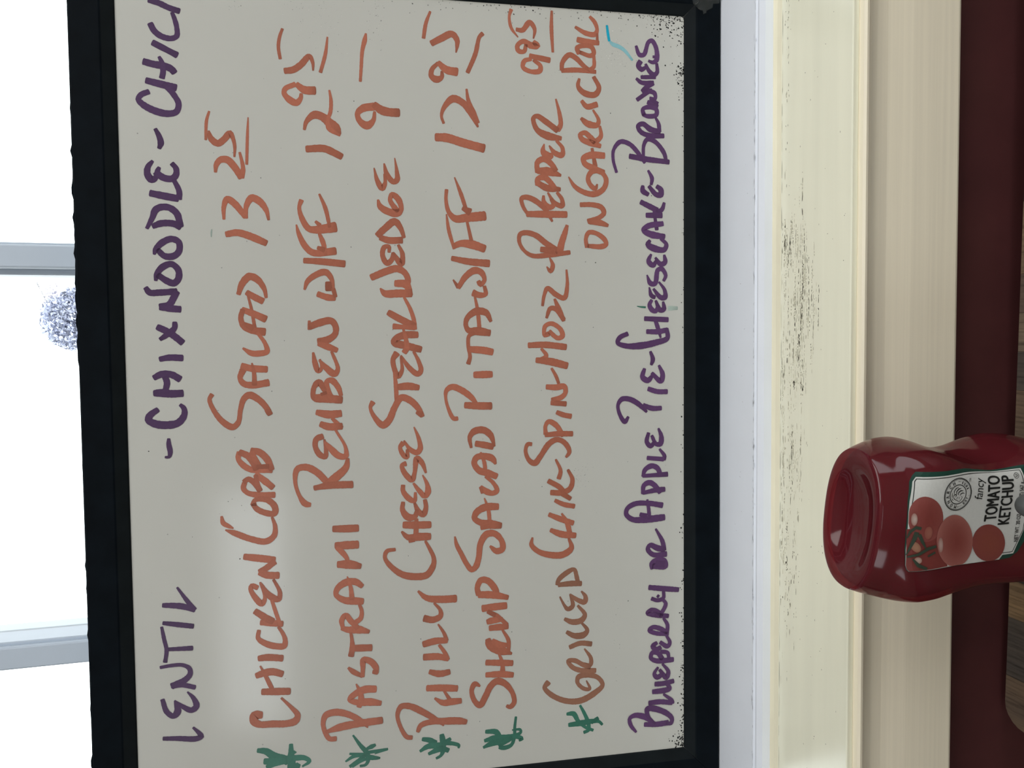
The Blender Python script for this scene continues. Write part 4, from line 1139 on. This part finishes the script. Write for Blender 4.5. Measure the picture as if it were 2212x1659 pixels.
emb([(-.30, .06), (-.20, .05), (-.14, -.02)], [.3, .5, .2])                                                          # eye
emb([(-.30, -.12), (-.22, -.08), (-.16, -.16)], [.2, .35, .2])
emb([(-.14, .34), (-.02, .30), (.02, .18), (-.06, .12), (-.14, .18)], [.4, .6, .8, .7, .4])                            # ear
emb([(.02, .30), (.22, .32), (.38, .20), (.46, .02)], [.3, .6, .7, .3])                                              # mane
emb([(.00, .10), (.18, .14), (.34, .00), (.38, -.20)], [.4, .8, .9, .3])
emb([(-.04, -.02), (.12, -.02), (.22, -.16), (.22, -.36)], [.4, .8, .9, .3])
emb([(-.08, -.14), (.02, -.20), (.08, -.34), (.04, -.48)], [.3, .7, .7, .2])
emb([(-.20, .42), (-.04, .44), (.14, .46)], [.2, .5, .2])
emb([(-.36, .30), (-.30, .40), (-.20, .44)], [.2, .45, .2])

# ------------------------------------------------------------------ a slim post whose knob just enters the frame
post = empty('knobbed_post', (-.0793, .3150, ZT_)); tag(post, 'small dark grey knob on a post in front of the ketchup label', 'post')
lathe('base', [(.022, 0), (.022, .003), (.020, .0042), (.006, .006), (.0035, .009)], M['metal'], post, 32)
lathe('stem', [(.0032, .006), (.0032, .1292)], M['metal'], post, 20)
kn = [(.0001, .1388)]+[(.0056*math.sin(math.pi*k/12), .1332+.0056*math.cos(math.pi*k/12)) for k in range(1, 11)]
lathe('knob', kn[::-1], M['metal'], post, 28)

# ------------------------------------------------------------------ outside: a clipped little tree
tree = empty('round_headed_tree', (.17, 5.0, 0)); tag(tree, 'small round-headed pale tree outside the window, above the board frame', 'tree')
lathe('pot', [(.16, 0), (.20, .30), (.22, .30), (.22, .34), (.19, .34)], M['pot'], tree, 24)
lathe('trunk', [(.030, .30), (.024, 1.2), (.018, EYE+.98)], M['bark'], tree, 12)
V = []; F = []; C = []
rl = random.Random(9)
def leaf(c, s, col):
    i0 = len(V)
    a = Vector((rl.gauss(0, 1), rl.gauss(0, 1), rl.gauss(0, 1))).normalized(); b = a.orthogonal().normalized(); b.rotate(Matrix.Rotation(rl.uniform(0, 6.3), 3, a))
    for u, v in ((-1, 0), (-.2, .5), (1, 0), (-.2, -.5)): V.append(c+a.cross(b)*u*s+b*v*s); C.append(col)
    F.append((i0, i0+1, i0+2, i0+3))
cz = EYE+1.075
for _ in range(7500):
    d = Vector((rl.gauss(0, 1), rl.gauss(0, 1), rl.gauss(0, 1))).normalized(); r = rl.random()**.35
    p = Vector((d.x*.175-.005, d.y*.17, d.z*.185+cz))
    p = Vector((d.x*.175*r-.005, d.y*.17*r, d.z*.185*r+cz))
    if p.x > .06 and .0 < p.z-cz-(.03) < .11 and p.x-.06 > (.14-(p.z-cz-.03))*.75: continue
    g_ = rl.choice((.6, .8, 1, 1, 1.2, .35)); leaf(p, rl.uniform(.008, .016), (.60*g_, .63*g_, .76*g_))
for _ in range(420):
    p = Vector((rl.gauss(.115, .028), rl.gauss(0, .05), rl.gauss(cz+.11, .022))); leaf(p, rl.uniform(.004, .008), (.50, .48, .56))
for _ in range(60):
    f = rl.random(); p = Vector((.09+.10*f, -.03+rl.gauss(0, .004), cz+.14+.045*f)); leaf(p, .006, (.45, .45, .47))
o = mesh_obj('crown', V, F, M['leaf'], tree, cols=C); o['kind'] = 'stuff'
